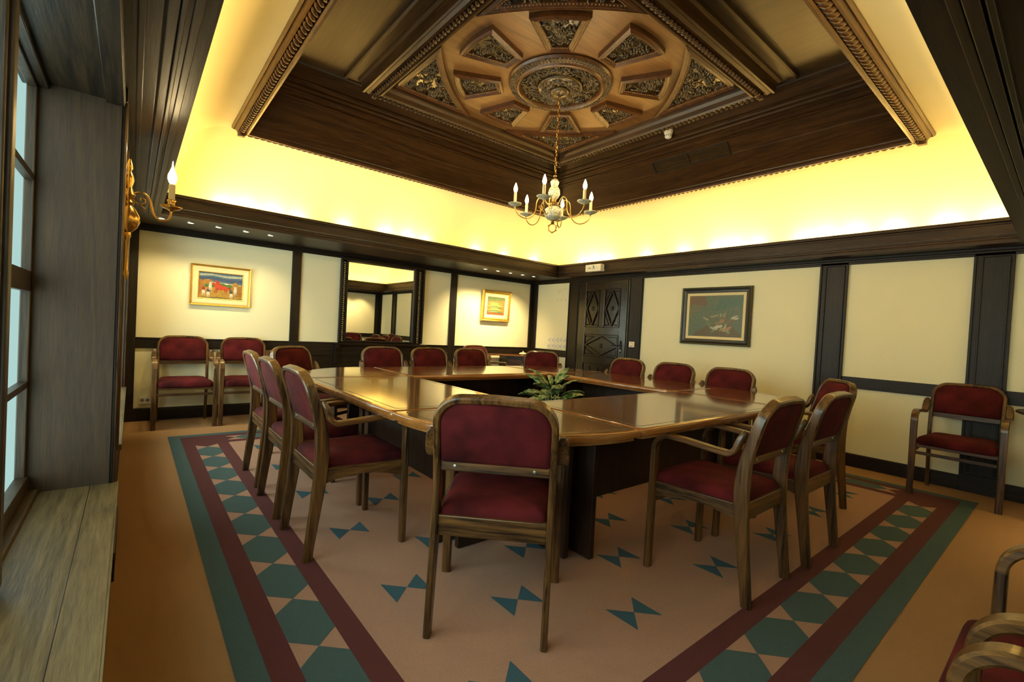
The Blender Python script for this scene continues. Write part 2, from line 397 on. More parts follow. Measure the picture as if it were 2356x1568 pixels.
# --- near wall
def D_stile(x0, x1): trim(MB().box(x0, x1, Y0, Y0+.022, 0, SOF, 'dark_oak_z'))
for a, b in ((X0, -5.3), (-3.9, -3.7), (-2.3, -2.1), (-1.15, -.98), (-.16, 0)): D_stile(a, b)
trim(MB().box(X0, 0, Y0, Y0+.02, ZT, SOF, 'dark_oak_x')); trim(MB().box(X0, 0, Y0, Y0+.018, ZL, ZR, 'dark_oak_x'))
for x, w_, d_ in ((-5.415, .010, .010), (-5.345, .014, .016), (-5.322, .007, .024), (-5.288, .012, .010)):
    trim(MB().box(x-w_, x+w_, Y0, CY1+.0, SOF-d_, SOF, 'cornice_oak_y'))
trim(MB().box(X0, -5.365, Y0, CY1, SOF-.006, SOF, 'cornice_oak_y'))
for y, w_, d_ in ((CY0-.085, .012, .014), (CY0-.118, .016, .026), (CY0-.150, .008, .034), (CY0-.215, .014, .012), (CY0-.42, .012, .010)):
    trim(MB().box(-5.2, CX1, y-w_, y+w_, SOF-d_, SOF, 'cornice_oak_x'))
# --- left wall piers
trim(MB().box(X0, X0+.02, -.60, 0, ZT, SOF, 'dark_oak_y')); trim(MB().box(X0, X0+.02, -3.64, -2.96, ZT, SOF, 'dark_oak_y'))
trim(MB().box(X0, X0+.012, Y0, 0, HEAD+.02, SOF, 'dark_oak_y'))

# ------------------------------------------------------------------ windows
def window(n, a, b):
    xw = X0-.25
    w = tag(empty('window_%d' % n, (xw, (a+b)/2, SILL)), 'tall timber window deep in the left wall' if n == 1 else 'second timber window past the pier', 'window', None, 'structure')
    w.matrix_world = Matrix.Translation((0, 0, 0)); w.location = (0, 0, 0)
    lin = MB(); t = .02
    lin.box(xw-.006, X0+.004, b-t*.2, b+t, SILL, HEAD+t, 'window_oak_z'); lin.box(xw-.006, X0+.004, a-t, a+t*.2, SILL, HEAD+t, 'window_oak_z')
    lin.build('window_jamb', w)
    hd = MB(); hd.box(xw-.006, X0+.010, a-t, b+t, HEAD, HEAD+t, 'head_oak'); hd.box(X0-.045, X0+.012, a, b, HEAD-.012, HEAD, 'head_oak'); hd.box(xw-.02, xw+.05, a, b, HEAD-.02, HEAD, 'head_oak'); hd.build('window_head', w, bevel=.003)
    # moulding round the opening on the room side
    cas = MB()
    for y0, y1 in ((b, b+.035), (a-.035, a)):
        cas.box(X0, X0+.014, y0, y1, SILL-.02, HEAD, 'dark_oak_z')
        yy = y0+.010 if y1 > b else y1-.010
        cas.tube([(X0+.016, yy, SILL), (X0+.016, yy, HEAD+.01)], .007, 'old_brass' if False else 'chair_beech')
    cas.box(X0, X0+.014, a-.035, b+.035, HEAD, HEAD+.035, 'dark_oak_y')
    cas.build('casing', w, bevel=.002)
    # sill board
    s = MB(); s.box(xw+.035, X0+.0285, a+.002, b-.002, SILL-.012, SILL, 'window_oak_y')
    s.box(X0-.052, X0-.0505, a+.002, b-.002, SILL, SILL+.0012, 'dark_oak_y')
    s.box(X0-.01, X0+.034, a-.015, b+.015, SILL-.03, SILL-.001, 'window_oak_y')
    s.box(xw+.03, xw+.055, a, b, SILL, SILL+.012, 'window_oak_y')
    s.build('window_sill', w, bevel=.003)
    MB().box(X0, X0+.012, a, b, .0, SILL-.03, 'dark_oak_y').build('apron_panel', w, bevel=.002)
    # outer frame, posts, rails, glazing bars
    f = MB(); F = 'frame_oak'
    f.box(xw-.006, xw+.022, b-.022, b, SILL, HEAD, F); f.box(xw-.006, xw+.022, a, a+.035, SILL, HEAD, F)
    f.box(xw-.006, xw+.03, a, b, SILL, SILL+.065, F); f.box(xw-.006, xw+.022, a, b, HEAD-.03, HEAD, F)
    f.box(xw-.006, xw+.022, a, b, 1.172, 1.244, F)
    f.build('window_frame', w, bevel=.003)
    n_l = 3; step = (b-a)/n_l
    for i in range(1, n_l):
        y = b-i*step if n == 1 else a+i*step
        y = y+.02
        p = MB(); p.box(xw-.006, xw+.075, y-.035, y+.035, SILL+.02, HEAD, F); p.box(xw+.07, xw+.085, y-.02, y+.02, SILL+.02, HEAD, F)
        p.build('window_post', w, bevel=.004)
    g = MB()
    for z0, z1 in ((SILL+.05, .834), (.834, 1.20), (1.22, 1.58), (1.58, HEAD)):
        g.box(xw+.010, xw+.013, a+.01, b-.01, z0, z1, 'pane_glass')
    g.build('pane', w)
    br = MB()
    for z in (.834, 1.579): br.box(xw-.004, xw+.022, a, b, z-.011, z+.011, F)
    br.build('glazing_bar', w, bevel=.002)
window(1, *WINS[0]); window(2, *WINS[1])

# ------------------------------------------------------------------ door
def door():
    d = tag(empty('door_1', (0, 0, 0)), 'dark carved oak door with diamond panels', 'door', None, 'structure')
    y0, y1 = -2.012, -1.10; H = 1.935
    m = MB(); m.box(-.012, -.0, y0, y1, 0.005, H, 'door_oak'); m.build('door_leaf', d)
    fr = MB(); x = (-.030, -.010)
    # stiles and rails
    for a, b, z0, z1 in ((y0, -1.895, 0, H), (-1.24, y1, 0, H), (-1.895, -1.24, 1.815, H), (-1.895, -1.24, 1.142, 1.255), (-1.895, -1.24, .70, .815), (-1.895, -1.24, 0, .16), (-1.60, -1.515, 1.25, 1.82)):
        fr.box(*x, a, b, z0, z1, 'door_oak')
    fr.build('door_frame', d, bevel=.006)
    def panel(a, b, z0, z1, tall):
        p = MB(); cy, cz = (a+b)/2, (z0+z1)/2
        for r0 in ((a, b, z0, z0+.014), (a, b, z1-.014, z1)): p.box(-.034, -.010, r0[0], r0[1], r0[2], r0[3], 'door_oak')
        for r0 in ((a, a+.014), (b-.014, b)): p.box(-.034, -.010, r0[0], r0[1], z0, z1, 'door_oak')
        q = [(a+.02, cz), (cy, z1-.02), (b-.02, cz), (cy, z0+.02)]
        for i in range(4):
            (ya, za), (yb, zb) = q[i], q[(i+1) % 4]
            p.band([(-.022, ya, za), (-.022, yb, zb)], (1, 0, 0), .024, .022, 'door_oak')
        # raised corner triangles
        for sy in (-1, 1):
            for sz in (-1, 1):
                ya = cy+sy*((b-a)/2-.022); za = cz+sz*((z1-z0)/2-.022)
                tri = [(ya, za), (ya, za-sz*(z1-z0)*.30), (ya-sy*(b-a)*.28, za)]
                p.loops([[(-.010, yy, zz) for yy, zz in tri], [(-.024, cy2+(yy-cy2)*.8, cz2+(zz-cz2)*.8) for yy, zz in tri for cy2, cz2 in [(sum(t[0] for t in tri)/3, sum(t[1] for t in tri)/3)]]], 'door_oak')
        for k in range(16):
            an = k*math.pi/8; p.band([(-.014, cy+math.cos(an)*.010, cz+math.sin(an)*.010), (-.014, cy+math.cos(an)*.032, cz+math.sin(an)*.032)], (1, 0, 0), .010, .004, 'door_oak')
        p.lathe([(.014, 0), (.012, -.008), (.004, -.012)], (-.012, cy, cz), 'door_oak', 12, 'x')
        p.build('carved_panel', d, bevel=.002)
    panel(-1.890, -1.605, 1.262, 1.808, True); panel(-1.510, -1.245, 1.262, 1.808, True); panel(-1.890, -1.245, .822, 1.136, False)
    pl = MB()
    for k in range(4):
        ya = -1.89+k*.165; pl.box(-.028, -.01, ya+.02, ya+.135, .20, .66, 'door_oak')
        pl.box(-.034, -.01, ya+.035, ya+.12, .645, .66, 'door_oak')
    pl.build('lower_panel', d, bevel=.01)
    h = MB(); h.box(-.034, -.028, -1.962, -1.928, .90, 1.07, 'black_metal'); h.tube([(-.034, -1.945, 1.005), (-.075, -1.945, 1.005), (-.078, -1.925, 1.004), (-.074, -1.83, .998)], .008, 'black_metal')
    h.build('door_handle', d, smooth=True)
    k = MB(); k.lathe([(.008, 0), (.008, -.006), (.003, -.007)], (-.034, -1.945, .935), 'steel', 10, 'x'); k.box(-.038, -.034, -1.949, -1.941, .915, .935, 'steel'); k.build('keyhole', d)
door()

# ------------------------------------------------------------------ patterned carpet
RX0, RX1, RY0, RY1 = -5.135, -.373, -5.643, -.904
def rug():
    r = thing('patterned_rug', 'large pinkish rug with teal and burgundy geometric border under the table', 'rug')
    b = MB(); b.box(RX0, RX1, RY0, RY1, 0, .003, 'carpet_pink')
    def ring(m, d0, d1, z, mat):
        o = (RX0+d0, RX1-d0, RY0+d0, RY1-d0); i = (RX0+d1, RX1-d1, RY0+d1, RY1-d1)
        m.add(rectloop(*o, z)+rectloop(*i, z), [(0, 1, 5, 4), (1, 2, 6, 5), (2, 3, 7, 6), (3, 0, 4, 7)], mat)
    m = MB(); ring(m, 0, .086, .0036, 'carpet_teal'); ring(m, .086, .172, .0036, 'carpet_burgundy'); ring(m, .332, .417, .0036, 'carpet_burgundy')
    # solid burgundy corners of the hexagon band
    for sx in (0, 1):
        for sy in (0, 1):
            xa, xb = (RX0+.172, RX0+.43) if not sx else (RX1-.43, RX1-.172)
            ya, yb = (RY0+.172, RY0+.43) if not sy else (RY1-.43, RY1-.172)
            m.add(rectloop(xa, xb, ya, yb, .0038), [(0, 1, 2, 3)], 'carpet_burgundy')
    m.build('rug_border', r)
    h = MB(); P = .3388; c = .252; hw = .080; s = .094
    def band(f, lo, hi, off, zb=0):
        # f maps (along, across) to xy ; teal hexagons tip to tip
        n = int((hi-lo)/P)+1; t0 = off
        while t0 > lo+.05: t0 -= P
        t = t0; first = None
        while t+P < hi-.08+1e-6 or first is None:
            if t > lo:
                if first is None: first = t
                q = [(t, 0), (t+P/2-s, hw), (t+P/2+s, hw), (t+P, 0), (t+P/2+s, -hw), (t+P/2-s, -hw)]
                h.add([(*f(a_, c_), .0040) for a_, c_ in q], [(0, 1, 2, 3, 4, 5)], 'carpet_teal')
            t += P
            if t > hi: break
        last = t
        # burgundy points biting into the first and last tan triangles
        for tt, sg in ((first, -1), (last, 1)):
            q = [(tt, 0), (tt+sg*(P/2-s), hw), (tt+sg*.22, hw), (tt+sg*.22, -hw), (tt+sg*(P/2-s), -hw)]
            h.add([(*f(a_, c_), .0041+zb) for a_, c_ in q], [(0, 1, 2, 3, 4)], 'carpet_burgundy')
    band(lambda a_, c_: (RX0+c+c_, a_), RY0+.36, RY1-.36, -4.129)
    band(lambda a_, c_: (RX1-c+c_, a_), RY0+.36, RY1-.36, -4.129)
    band(lambda a_, c_: (a_, RY0+c+c_), RX0+.36, RX1-.36, -2.950, .0003)
    band(lambda a_, c_: (a_, RY1-c+c_), RX0+.36, RX1-.36, -2.950, .0003)
    h.build('hexagon_band', r)
    w = b; ix0, ix1, iy0, iy1 = RX0+.42, RX1-.42, RY0+.42, RY1-.42
    for k in range(-1, 14):
        for j in range(-4, 10):
            x = -4.470+.3375*k; y = -4.303+.675*j+(.3375 if k % 2 else 0)
            if not (ix0+.08 < x < ix1-.08 and iy0+.08 < y < iy1-.08): continue
            q = [(x, y), (x-.084, y+.082), (x-.084, y-.080), (x+.084, y+.075), (x+.080, y-.080)]
            w.add([(a_, c_, .0040) for a_, c_ in q], [(0, 1, 2), (0, 4, 3)], 'carpet_blue')
    w.build('rug_field', r)
rug()

# ------------------------------------------------------------------ coffered ceiling
def inset(poly, d):
    n = len(poly); out = []; A = sum(poly[i][0]*poly[(i+1) % n][1]-poly[(i+1) % n][0]*poly[i][1] for i in range(n)); sg = 1 if A > 0 else -1
    for i in range(n):
        p0, p1, p2 = Vector(poly[i-1]), Vector(poly[i]), Vector(poly[(i+1) % n])
        a = (p1-p0).normalized(); b = (p2-p1).normalized(); na = Vector((-a.y, a.x))*sg; nb = Vector((-b.y, b.x))*sg
        t = (na+nb); t = t/max(t.length_squared, .25)*2
        out.append(tuple(p1+t*d))
    return out
def inside(p, poly):
    c = False; n = len(poly)
    for i in range(n):
        (xa, ya), (xb, yb) = poly[i], poly[(i+1) % n]
        if (ya > p[1]) != (yb > p[1]) and p[0] < (xb-xa)*(p[1]-ya)/(yb-ya)+xa: c = not c
    return c
def rosette(m, x, y, z, r, rng):
    n = rng.choice((6, 7, 8)); o = rng.random()*6
    for k in range(n):
        a = o+2*math.pi*k/n; m.dome((x+math.cos(a)*r*.62, y+math.sin(a)*r*.62, z), r*.42, r*.26, a, r*.55, 'carving', 6, 2)
    m.dome((x, y, z-r*.2), r*.3, r*.3, 0, r*.45, 'carving', 7, 3)
def curl(m, x, y, z, r, a0, sg):
    pts = []; rad = []
    for i in range(9):
        t = i/8; a = a0+sg*t*4.2; q = r*(1-.72*t); pts.append((x+math.cos(a)*q, y+math.sin(a)*q, z-.010-.012*math.sin(t*3)))
        rad.append(.010*(1-.45*t)*r/.05)
    m.tube(pts, rad, 'carving', 5)
def carve(m, poly, z, n, rng, size=1.0):
    xs = [p[0] for p in poly]; ys = [p[1] for p in poly]; small = inset(poly, .012); put = []
    k = 0; tries = 0
    while k < n and tries < n*60:
        tries += 1
        x = rng.uniform(min(xs), max(xs)); y = rng.uniform(min(ys), max(ys))
        if not inside((x, y), small): continue
        big = k < n*.30; dm = (.055 if big else .019)*size
        if any((x-a)**2+(y-b)**2 < (dm*(1 if big else 1))**2 for a, b in put[-400:]): continue
        put.append((x, y)); k += 1; t = rng.random()
        if big and t < .6: rosette(m, x, y, z, rng.uniform(.030, .042)*size, rng)
        elif big: curl(m, x, y, z, rng.uniform(.028, .045)*size, rng.random()*6.3, rng.choice((-1, 1)))
        else: m.dome((x, y, z), rng.uniform(.018, .034)*size, rng.uniform(.007, .012)*size, rng.random()*6.3, rng.uniform(.012, .026), 'carving', 6, 2)
def raised_frame(m, poly, z_top, drop, wid, mat='carved_frame'):
    levels = [(0, 0), (0, -drop), (wid*.3, -drop-.010), (wid*.45, -drop-.004), (wid*.62, -drop-.008), (wid, -drop+.008), (wid, 0)]
    m.loops([[(x, y, z_top+dz) for x, y in inset(poly, d)] for d, dz in levels], mat, cap=False)
def beads(m, poly, z, pitch, r, mat):
    n = len(poly)
    for i in range(n):
        a, b = Vector(poly[i]), Vector(poly[(i+1) % n]); L = (b-a).length; k = max(1, int(L/pitch))
        for j in range(k):
            p = a.lerp(b, (j+.5)/k); m.dome((p.x, p.y, z), r, r, 0, r, mat, 5, 2)
def coffer():
    rng = random.Random(5)
    c = thing('ceiling_coffer', 'square dark oak coffer with carved rosette hanging in the middle of the ceiling', 'ceiling coffer')
    def ring4(name, prof, mats, smooth=False):
        o = MB()
        ls = [sqloop(h, z, CC) for h, z in prof] if not name.startswith('slope') else [rectloop(CC[0]-(1.905-.045*t), CC[0]+h, CC[1]-(1.905-.045*t), CC[1]+h, z) for (h, z), t in [(q, (q[1]-2.74)/.5) for q in prof]]
        for s in range(4): o.loops([[l[s], l[(s+1) % 4]] for l in ls], mats[s % 2], cap=False, ring=False)
        return o
    oak = ('ceiling_oak_x', 'ceiling_oak_y')
    # outer lip, swelling to the rope, then its inner lip
    o = ring4('o', [(2.00, 2.83), (2.028, 2.812), (2.030, 2.785), (2.018, 2.772), (2.010, 2.778), (1.996, 2.757), (1.990, 2.742), (1.990, 2.765), (1.938, 2.765), (1.936, 2.730), (1.925, 2.722), (1.912, 2.722), (1.905, 2.735), (1.905, 2.76)], ('carved_frame', 'carved_frame'))
    o.build('outer_frame', c)
    def rope(name, h, z, pitch, rr, tilt, mat='carved_frame'):
        m = MB(); L = 2*h; n = int(L/pitch)
        for s in range(4):
            dx, dy = ((1, 0), (0, 1), (-1, 0), (0, -1))[s]
            st = (CC[0]-h if dx == 1 else CC[0]+h if (dx == -1 or dy == 1) else CC[0]-h, CC[1]-h if (dx == 1 or dy == 1) else CC[1]+h)
            ang = math.atan2(dy, dx)
            for k in range(n):
                t = (k+.5)/n*L
                rot = Matrix.Rotation(ang+tilt, 3, 'Z')
                m.ball((st[0]+dx*t, st[1]+dy*t, z), pitch*.36, rr*1.45, rr*.8, mat, 7, 5, rot)
        for sx in (-1, 1):
            for sy in (-1, 1):
                m.box(CC[0]+sx*h-rr, CC[0]+sx*h+rr, CC[1]+sy*h-rr, CC[1]+sy*h+rr, z-rr*1.2, z+rr, mat)
        m.build(name, c, smooth=True)
    rope('rope_moulding', 1.962, 2.742, .050, .027, .85)
    # sloping inside boards with the bead mouldings part-way up
    h0, z0, h1, z1 = 1.905, 2.74, 1.405, 3.25
    def P(t, d=0):
        dx, dz = h1-h0, z1-z0; L = math.hypot(dx, dz); nx, nz = -dz/L, dx/L   # towards the room centre and down
        return (h0+dx*t+nx*d, z0+dz*t+nz*d)
    prof = [P(0), P(.02), P(.035, .008), P(.045, .004), P(.36, .004), P(.365, .0055), P(.375, .004), P(.575, .004), P(.59, .020), P(.615, .022), P(.625, .006), P(.67, .006), P(.685, .026), P(.705, .030), P(.715, .018), P(.735, .032), P(.76, .030), P(.775, .008), P(.80, .006), P(.81, .018), P(.83, .020), P(.84, .004), P(1.0, .004)]
    ring4('slope', prof, oak).build('sloping_boards', c)
    f = MB(); f.add(rectloop(CC[0]-1.9, CC[0]+h1+.03, CC[1]-1.9, CC[1]+h1+.03, z1), [(0, 1, 2, 3)], 'ceiling_oak_x'); f.mats = ['flat_board']; f.build('flat_boards', c)
    # inner frame hanging below the flat boards
    ring4('i', [(1.312, z1), (1.312, 3.215), (1.300, 3.205), (1.292, 3.205), (1.286, 3.214), (1.222, 3.214), (1.220, 3.19), (1.205, 3.172), (1.196, 3.150), (1.190, 3.10), (1.178, 3.092), (1.168, 3.098), (1.150, 3.082), (1.138, 3.086), (1.085, 3.080), (1.078, 3.064), (1.066, 3.062), (1.060, 3.075), (1.052, 3.11), (1.040, 3.135), (1.030, 3.175)], oak).build('inner_frame', c)
    rope('inner_rope_moulding', 1.116, 3.068, .042, .018, .6, 'ceiling_oak_x')
    m = MB(); m.add(sqloop(1.045, 3.172, CC), [(0, 1, 2, 3)], 'ceiling_panel'); m.build('centre_panel', c)
    ZP = 3.172
    # corner pieces
    for sx, sy in ((-1, -1), (1, -1), (1, 1), (-1, 1)):
        def spandrel(d):
            q = .990-d; r_ = 2.6+d; c0 = (.915-2.6)/math.sqrt(2)
            # where the arc meets the straight sides x = q and y = q
            a0 = math.asin((math.sqrt(max(r_*r_-(q-c0)**2, 0)))/r_); a1 = math.pi/2-a0
            arc = [(c0+r_*math.cos(a0+(a1-a0)*i/12), c0+r_*math.sin(a0+(a1-a0)*i/12)) for i in range(13)]
            return [(CC[0]+sx*x, CC[1]+sy*y) for x, y in [(q, q)]+arc[::-1]]
        cr = MB(); cr.loops([[(x, y, ZP+dz) for x, y in spandrel(d)] for d, dz in ((0, 0), (0, -.03), (.016, -.040), (.025, -.034), (.034, -.038), (.055, -.022), (.055, 0))], 'carved_frame', cap=False)
        fo = cr.build('carved_corner', c, smooth='auto')
        k = MB(); inn = spandrel(.05)
        k.add([(x, y, ZP-.004) for x, y in inn], [(0, i_, i_+1) for i_ in range(1, 13)], 'carving'); beads(k, spandrel(.046), ZP-.026, .018, .006, 'lit_bead_wood')
        carve(k, inn, ZP-.004, 150, rng); k.build('carving', fo, smooth=True)
    # eight wedges
    for i in range(8):
        a = R(i*45); r0, r1 = .480, .850; hw0, hw1 = .092, .203
        ca, sa = math.cos(a), math.sin(a)
        loc = [(r0, -hw0)]+[(math.sqrt(r1*r1-y*y)+.02, y) for y in [(-hw1+2*hw1*k/6) for k in range(7)]]+[(r0, hw0)]
        if i % 2 == 0: pass
        poly = [(CC[0]+x*ca-y*sa, CC[1]+x*sa+y*ca) for x, y in loc]
        w = MB(); raised_frame(w, poly, ZP, .036, .048); wo = w.build('carved_wedge', c, smooth='auto')
        k = MB(); inn = inset(poly, .044); k.add([(x, y, ZP-.006) for x, y in inn], [tuple(range(len(inn)))], 'carving')
        beads(k, inset(poly, .043), ZP-.030, .016, .0055, 'lit_bead_wood'); carve(k, inn, ZP-.006, 80, rng); k.build('carving', wo, smooth=True)
    # central rosette
    r = MB(); r.lathe([(.418, 0), (.424, -.015), (.412, -.030), (.360, -.040), (.352, -.052), (.338, -.055), (.328, -.040), (.325, -.012), (.0, -.012)], (CC[0], CC[1], ZP), 'carved_frame', 64)
    ro = r.build('centre_rosette', c, smooth='auto')
    k = MB()
    for i in range(84):
        a = 2*math.pi*i/84
        for s_, rr in ((1, .372), (-1, .372), (1, .398), (-1, .398)):
            k.dome((CC[0]+rr*math.cos(a), CC[1]+rr*math.sin(a), ZP-.034), .021, .005, a+s_*.8, .009, 'carving', 5, 2)
    circ = lambda rad, n=40: [(CC[0]+rad*math.cos(2*math.pi*j/n), CC[1]+rad*math.sin(2*math.pi*j/n)) for j in range(n)]
    k.add([(x, y, ZP-.013) for x, y in circ(.326)], [tuple(range(40))], 'carving')
    for i in range(300):
        a = rng.random()*6.3; rr = rng.uniform(.19, .315); x, y = CC[0]+rr*math.cos(a), CC[1]+rr*math.sin(a)
        if i % 4 == 0: rosette(k, x, y, ZP-.016, rng.uniform(.02, .03), rng)
        elif i % 7 == 0: curl(k, x, y, ZP-.018, .035, rng.random()*6, 1)
        else: k.dome((x, y, ZP-.014), rng.uniform(.02, .034), .011, rng.random()*6.3, .022, 'carving', 6, 2)
    k.lathe([(.185, -.012), (.185, -.045), (.172, -.055), (0, -.055)], (CC[0], CC[1], ZP), 'carving', 40)
    for i in range(110):
        a = rng.random()*6.3; rr = rng.uniform(.08, .165); x, y = CC[0]+rr*math.cos(a), CC[1]+rr*math.sin(a)
        if i % 3 == 0: rosette(k, x, y, ZP-.055, .022, rng)
        else: k.dome((x, y, ZP-.053), .026, .010, rng.random()*6.3, .02, 'carving', 6, 2)
    k.lathe([(.078, -.055), (.078, -.085), (.05, -.095), (.012, -.11), (0, -.11)], (CC[0], CC[1], ZP), 'carving', 24)
    for j in range(8):
        a = j*math.pi/4; k.dome((CC[0]+.045*math.cos(a), CC[1]+.045*math.sin(a), ZP-.086), .028, .014, a, .014, 'carving')
    k.build('carving', ro, smooth=True)
    # vent grille in the sloping boards on the right side
    (ha, za), (hb, zb) = P(.375, .002), P(.535, .002)
    v = thing('air_vent', 'dark slatted air vent in the sloping side of the ceiling coffer', 'vent')
    ux, uz = ha-hb, zb-za; L = math.hypot(ux, uz); n = Vector((-uz/L, 0, -ux/L))
    def Q(t, y, d): return Vector((CC[0]+ha-(ux)*t, y, za+uz*t))+n*d
    ya, yb = -3.86, -3.07
    g = MB()
    for t0, t1, p0, p1 in ((-.09, 0, ya-.02, yb+.02), (1, 1.09, ya-.02, yb+.02), (0, 1, ya-.02, ya), (0, 1, yb, yb+.02), (0, 1, (ya+yb)/2-.004, (ya+yb)/2+.004)):
        cs = [Q(t0, p0, 0), Q(t1, p0, 0), Q(t1, p1, 0), Q(t0, p1, 0)]
        g.loops([cs, [q+n*.012 for q in cs]], 'dark_oak_y')
    g.build('vent_frame', v, bevel=.002)
    for k_ in range(6):
        t = (k_+.5)/6; sl = MB(); cs = [Q(t-.05, ya, .001), Q(t+.03, ya, .008), Q(t+.03, yb, .008), Q(t-.05, yb, .001)]
        sl.loops([cs, [q+n*.003 for q in cs]], 'olive_frame'); sl.build('slat', v)
    bk = MB(); bk.add([Q(0, ya, .0005), Q(1, ya, .0005), Q(1, yb, .0005), Q(0, yb, .0005)], [(0, 1, 2, 3)], 'black_metal'); bk.build('vent_back', v)
    # smoke detector
    s = thing('smoke_detector', 'small white smoke detector under the coffer near the vent', 'smoke detector')
    (hs, zs) = P(.92, .004); px, py = CC[0]+hs, -3.37
    q = MB(); q.lathe([(.044, .03), (.046, .0), (.042, -.018), (.036, -.030)], (px-.012, py, zs-.010), 'white_plastic', 24); q.build('base', s, smooth='auto')
    q = MB(); q.lathe([(.034, -.030), (.032, -.058), (.022, -.066), (.0, -.068)], (px-.012, py, zs-.010), 'white_plastic', 24); 
    for j in range(10):
        a = j*math.pi/5; q.box(px-.012+.031*math.cos(a)-.004, px-.012+.031*math.cos(a)+.004, py+.031*math.sin(a)-.004, py+.031*math.sin(a)+.004, zs-.062, zs-.045, 'grey_plastic')
    q.build('sensor_head', s)
coffer()

# ------------------------------------------------------------------ chairs
def lerp(a, b, t): return a+(b-a)*t
SP = [(0, -.236, .042), (.12, -.223, .046), (.25, -.207, .052), (.38, -.193, .062), (.46, -.188, .066), (.54, -.190, .064), (.62, -.200, .054), (.70, -.220, .048), (.80, -.250, .045), (.885, -.278, .042)]
def stile(z):
    for (a, ya, da), (b, yb, db) in zip(SP, SP[1:]):
        if z <= b: t = (z-a)/(b-a); return lerp(ya, yb, t), lerp(da, db, t)
    return SP[-1][1:]
def stile_dir(z):
    y0, _ = stile(max(0, z-.03)); y1, _ = stile(min(.885, z+.03)); return Vector((0, y1-y0, min(.885, z+.03)-max(0, z-.03))).normalized()
def depth_dir(z): t = stile_dir(z); return Vector((0, t.z, -t.y))
def pillow(m, outline, rings, mp, mat):
    """outline 2D; rings = (inset, depth) from one face round to the other"""
    m.loops([[mp(x, y, d) for x, y in shrink(outline, i)] for i, d in rings], mat)
def rounded(x0, x1, y0, y1, rt, rb, n=7, taper=0):
    out = []
    for cx, cy, r, a0 in ((x1-rt, y1-rt, rt, 0), (x0+rt, y1-rt, rt, 90), (x0+rb, y0+rb, rb, 180), (x1-rb, y0+rb, rb, 270)):
        for k in range(n+1):
            a = R(a0+90*k/n); out.append((cx+r*math.cos(a), cy+r*math.sin(a)))
    return out
HW = .211    # centreline of stile
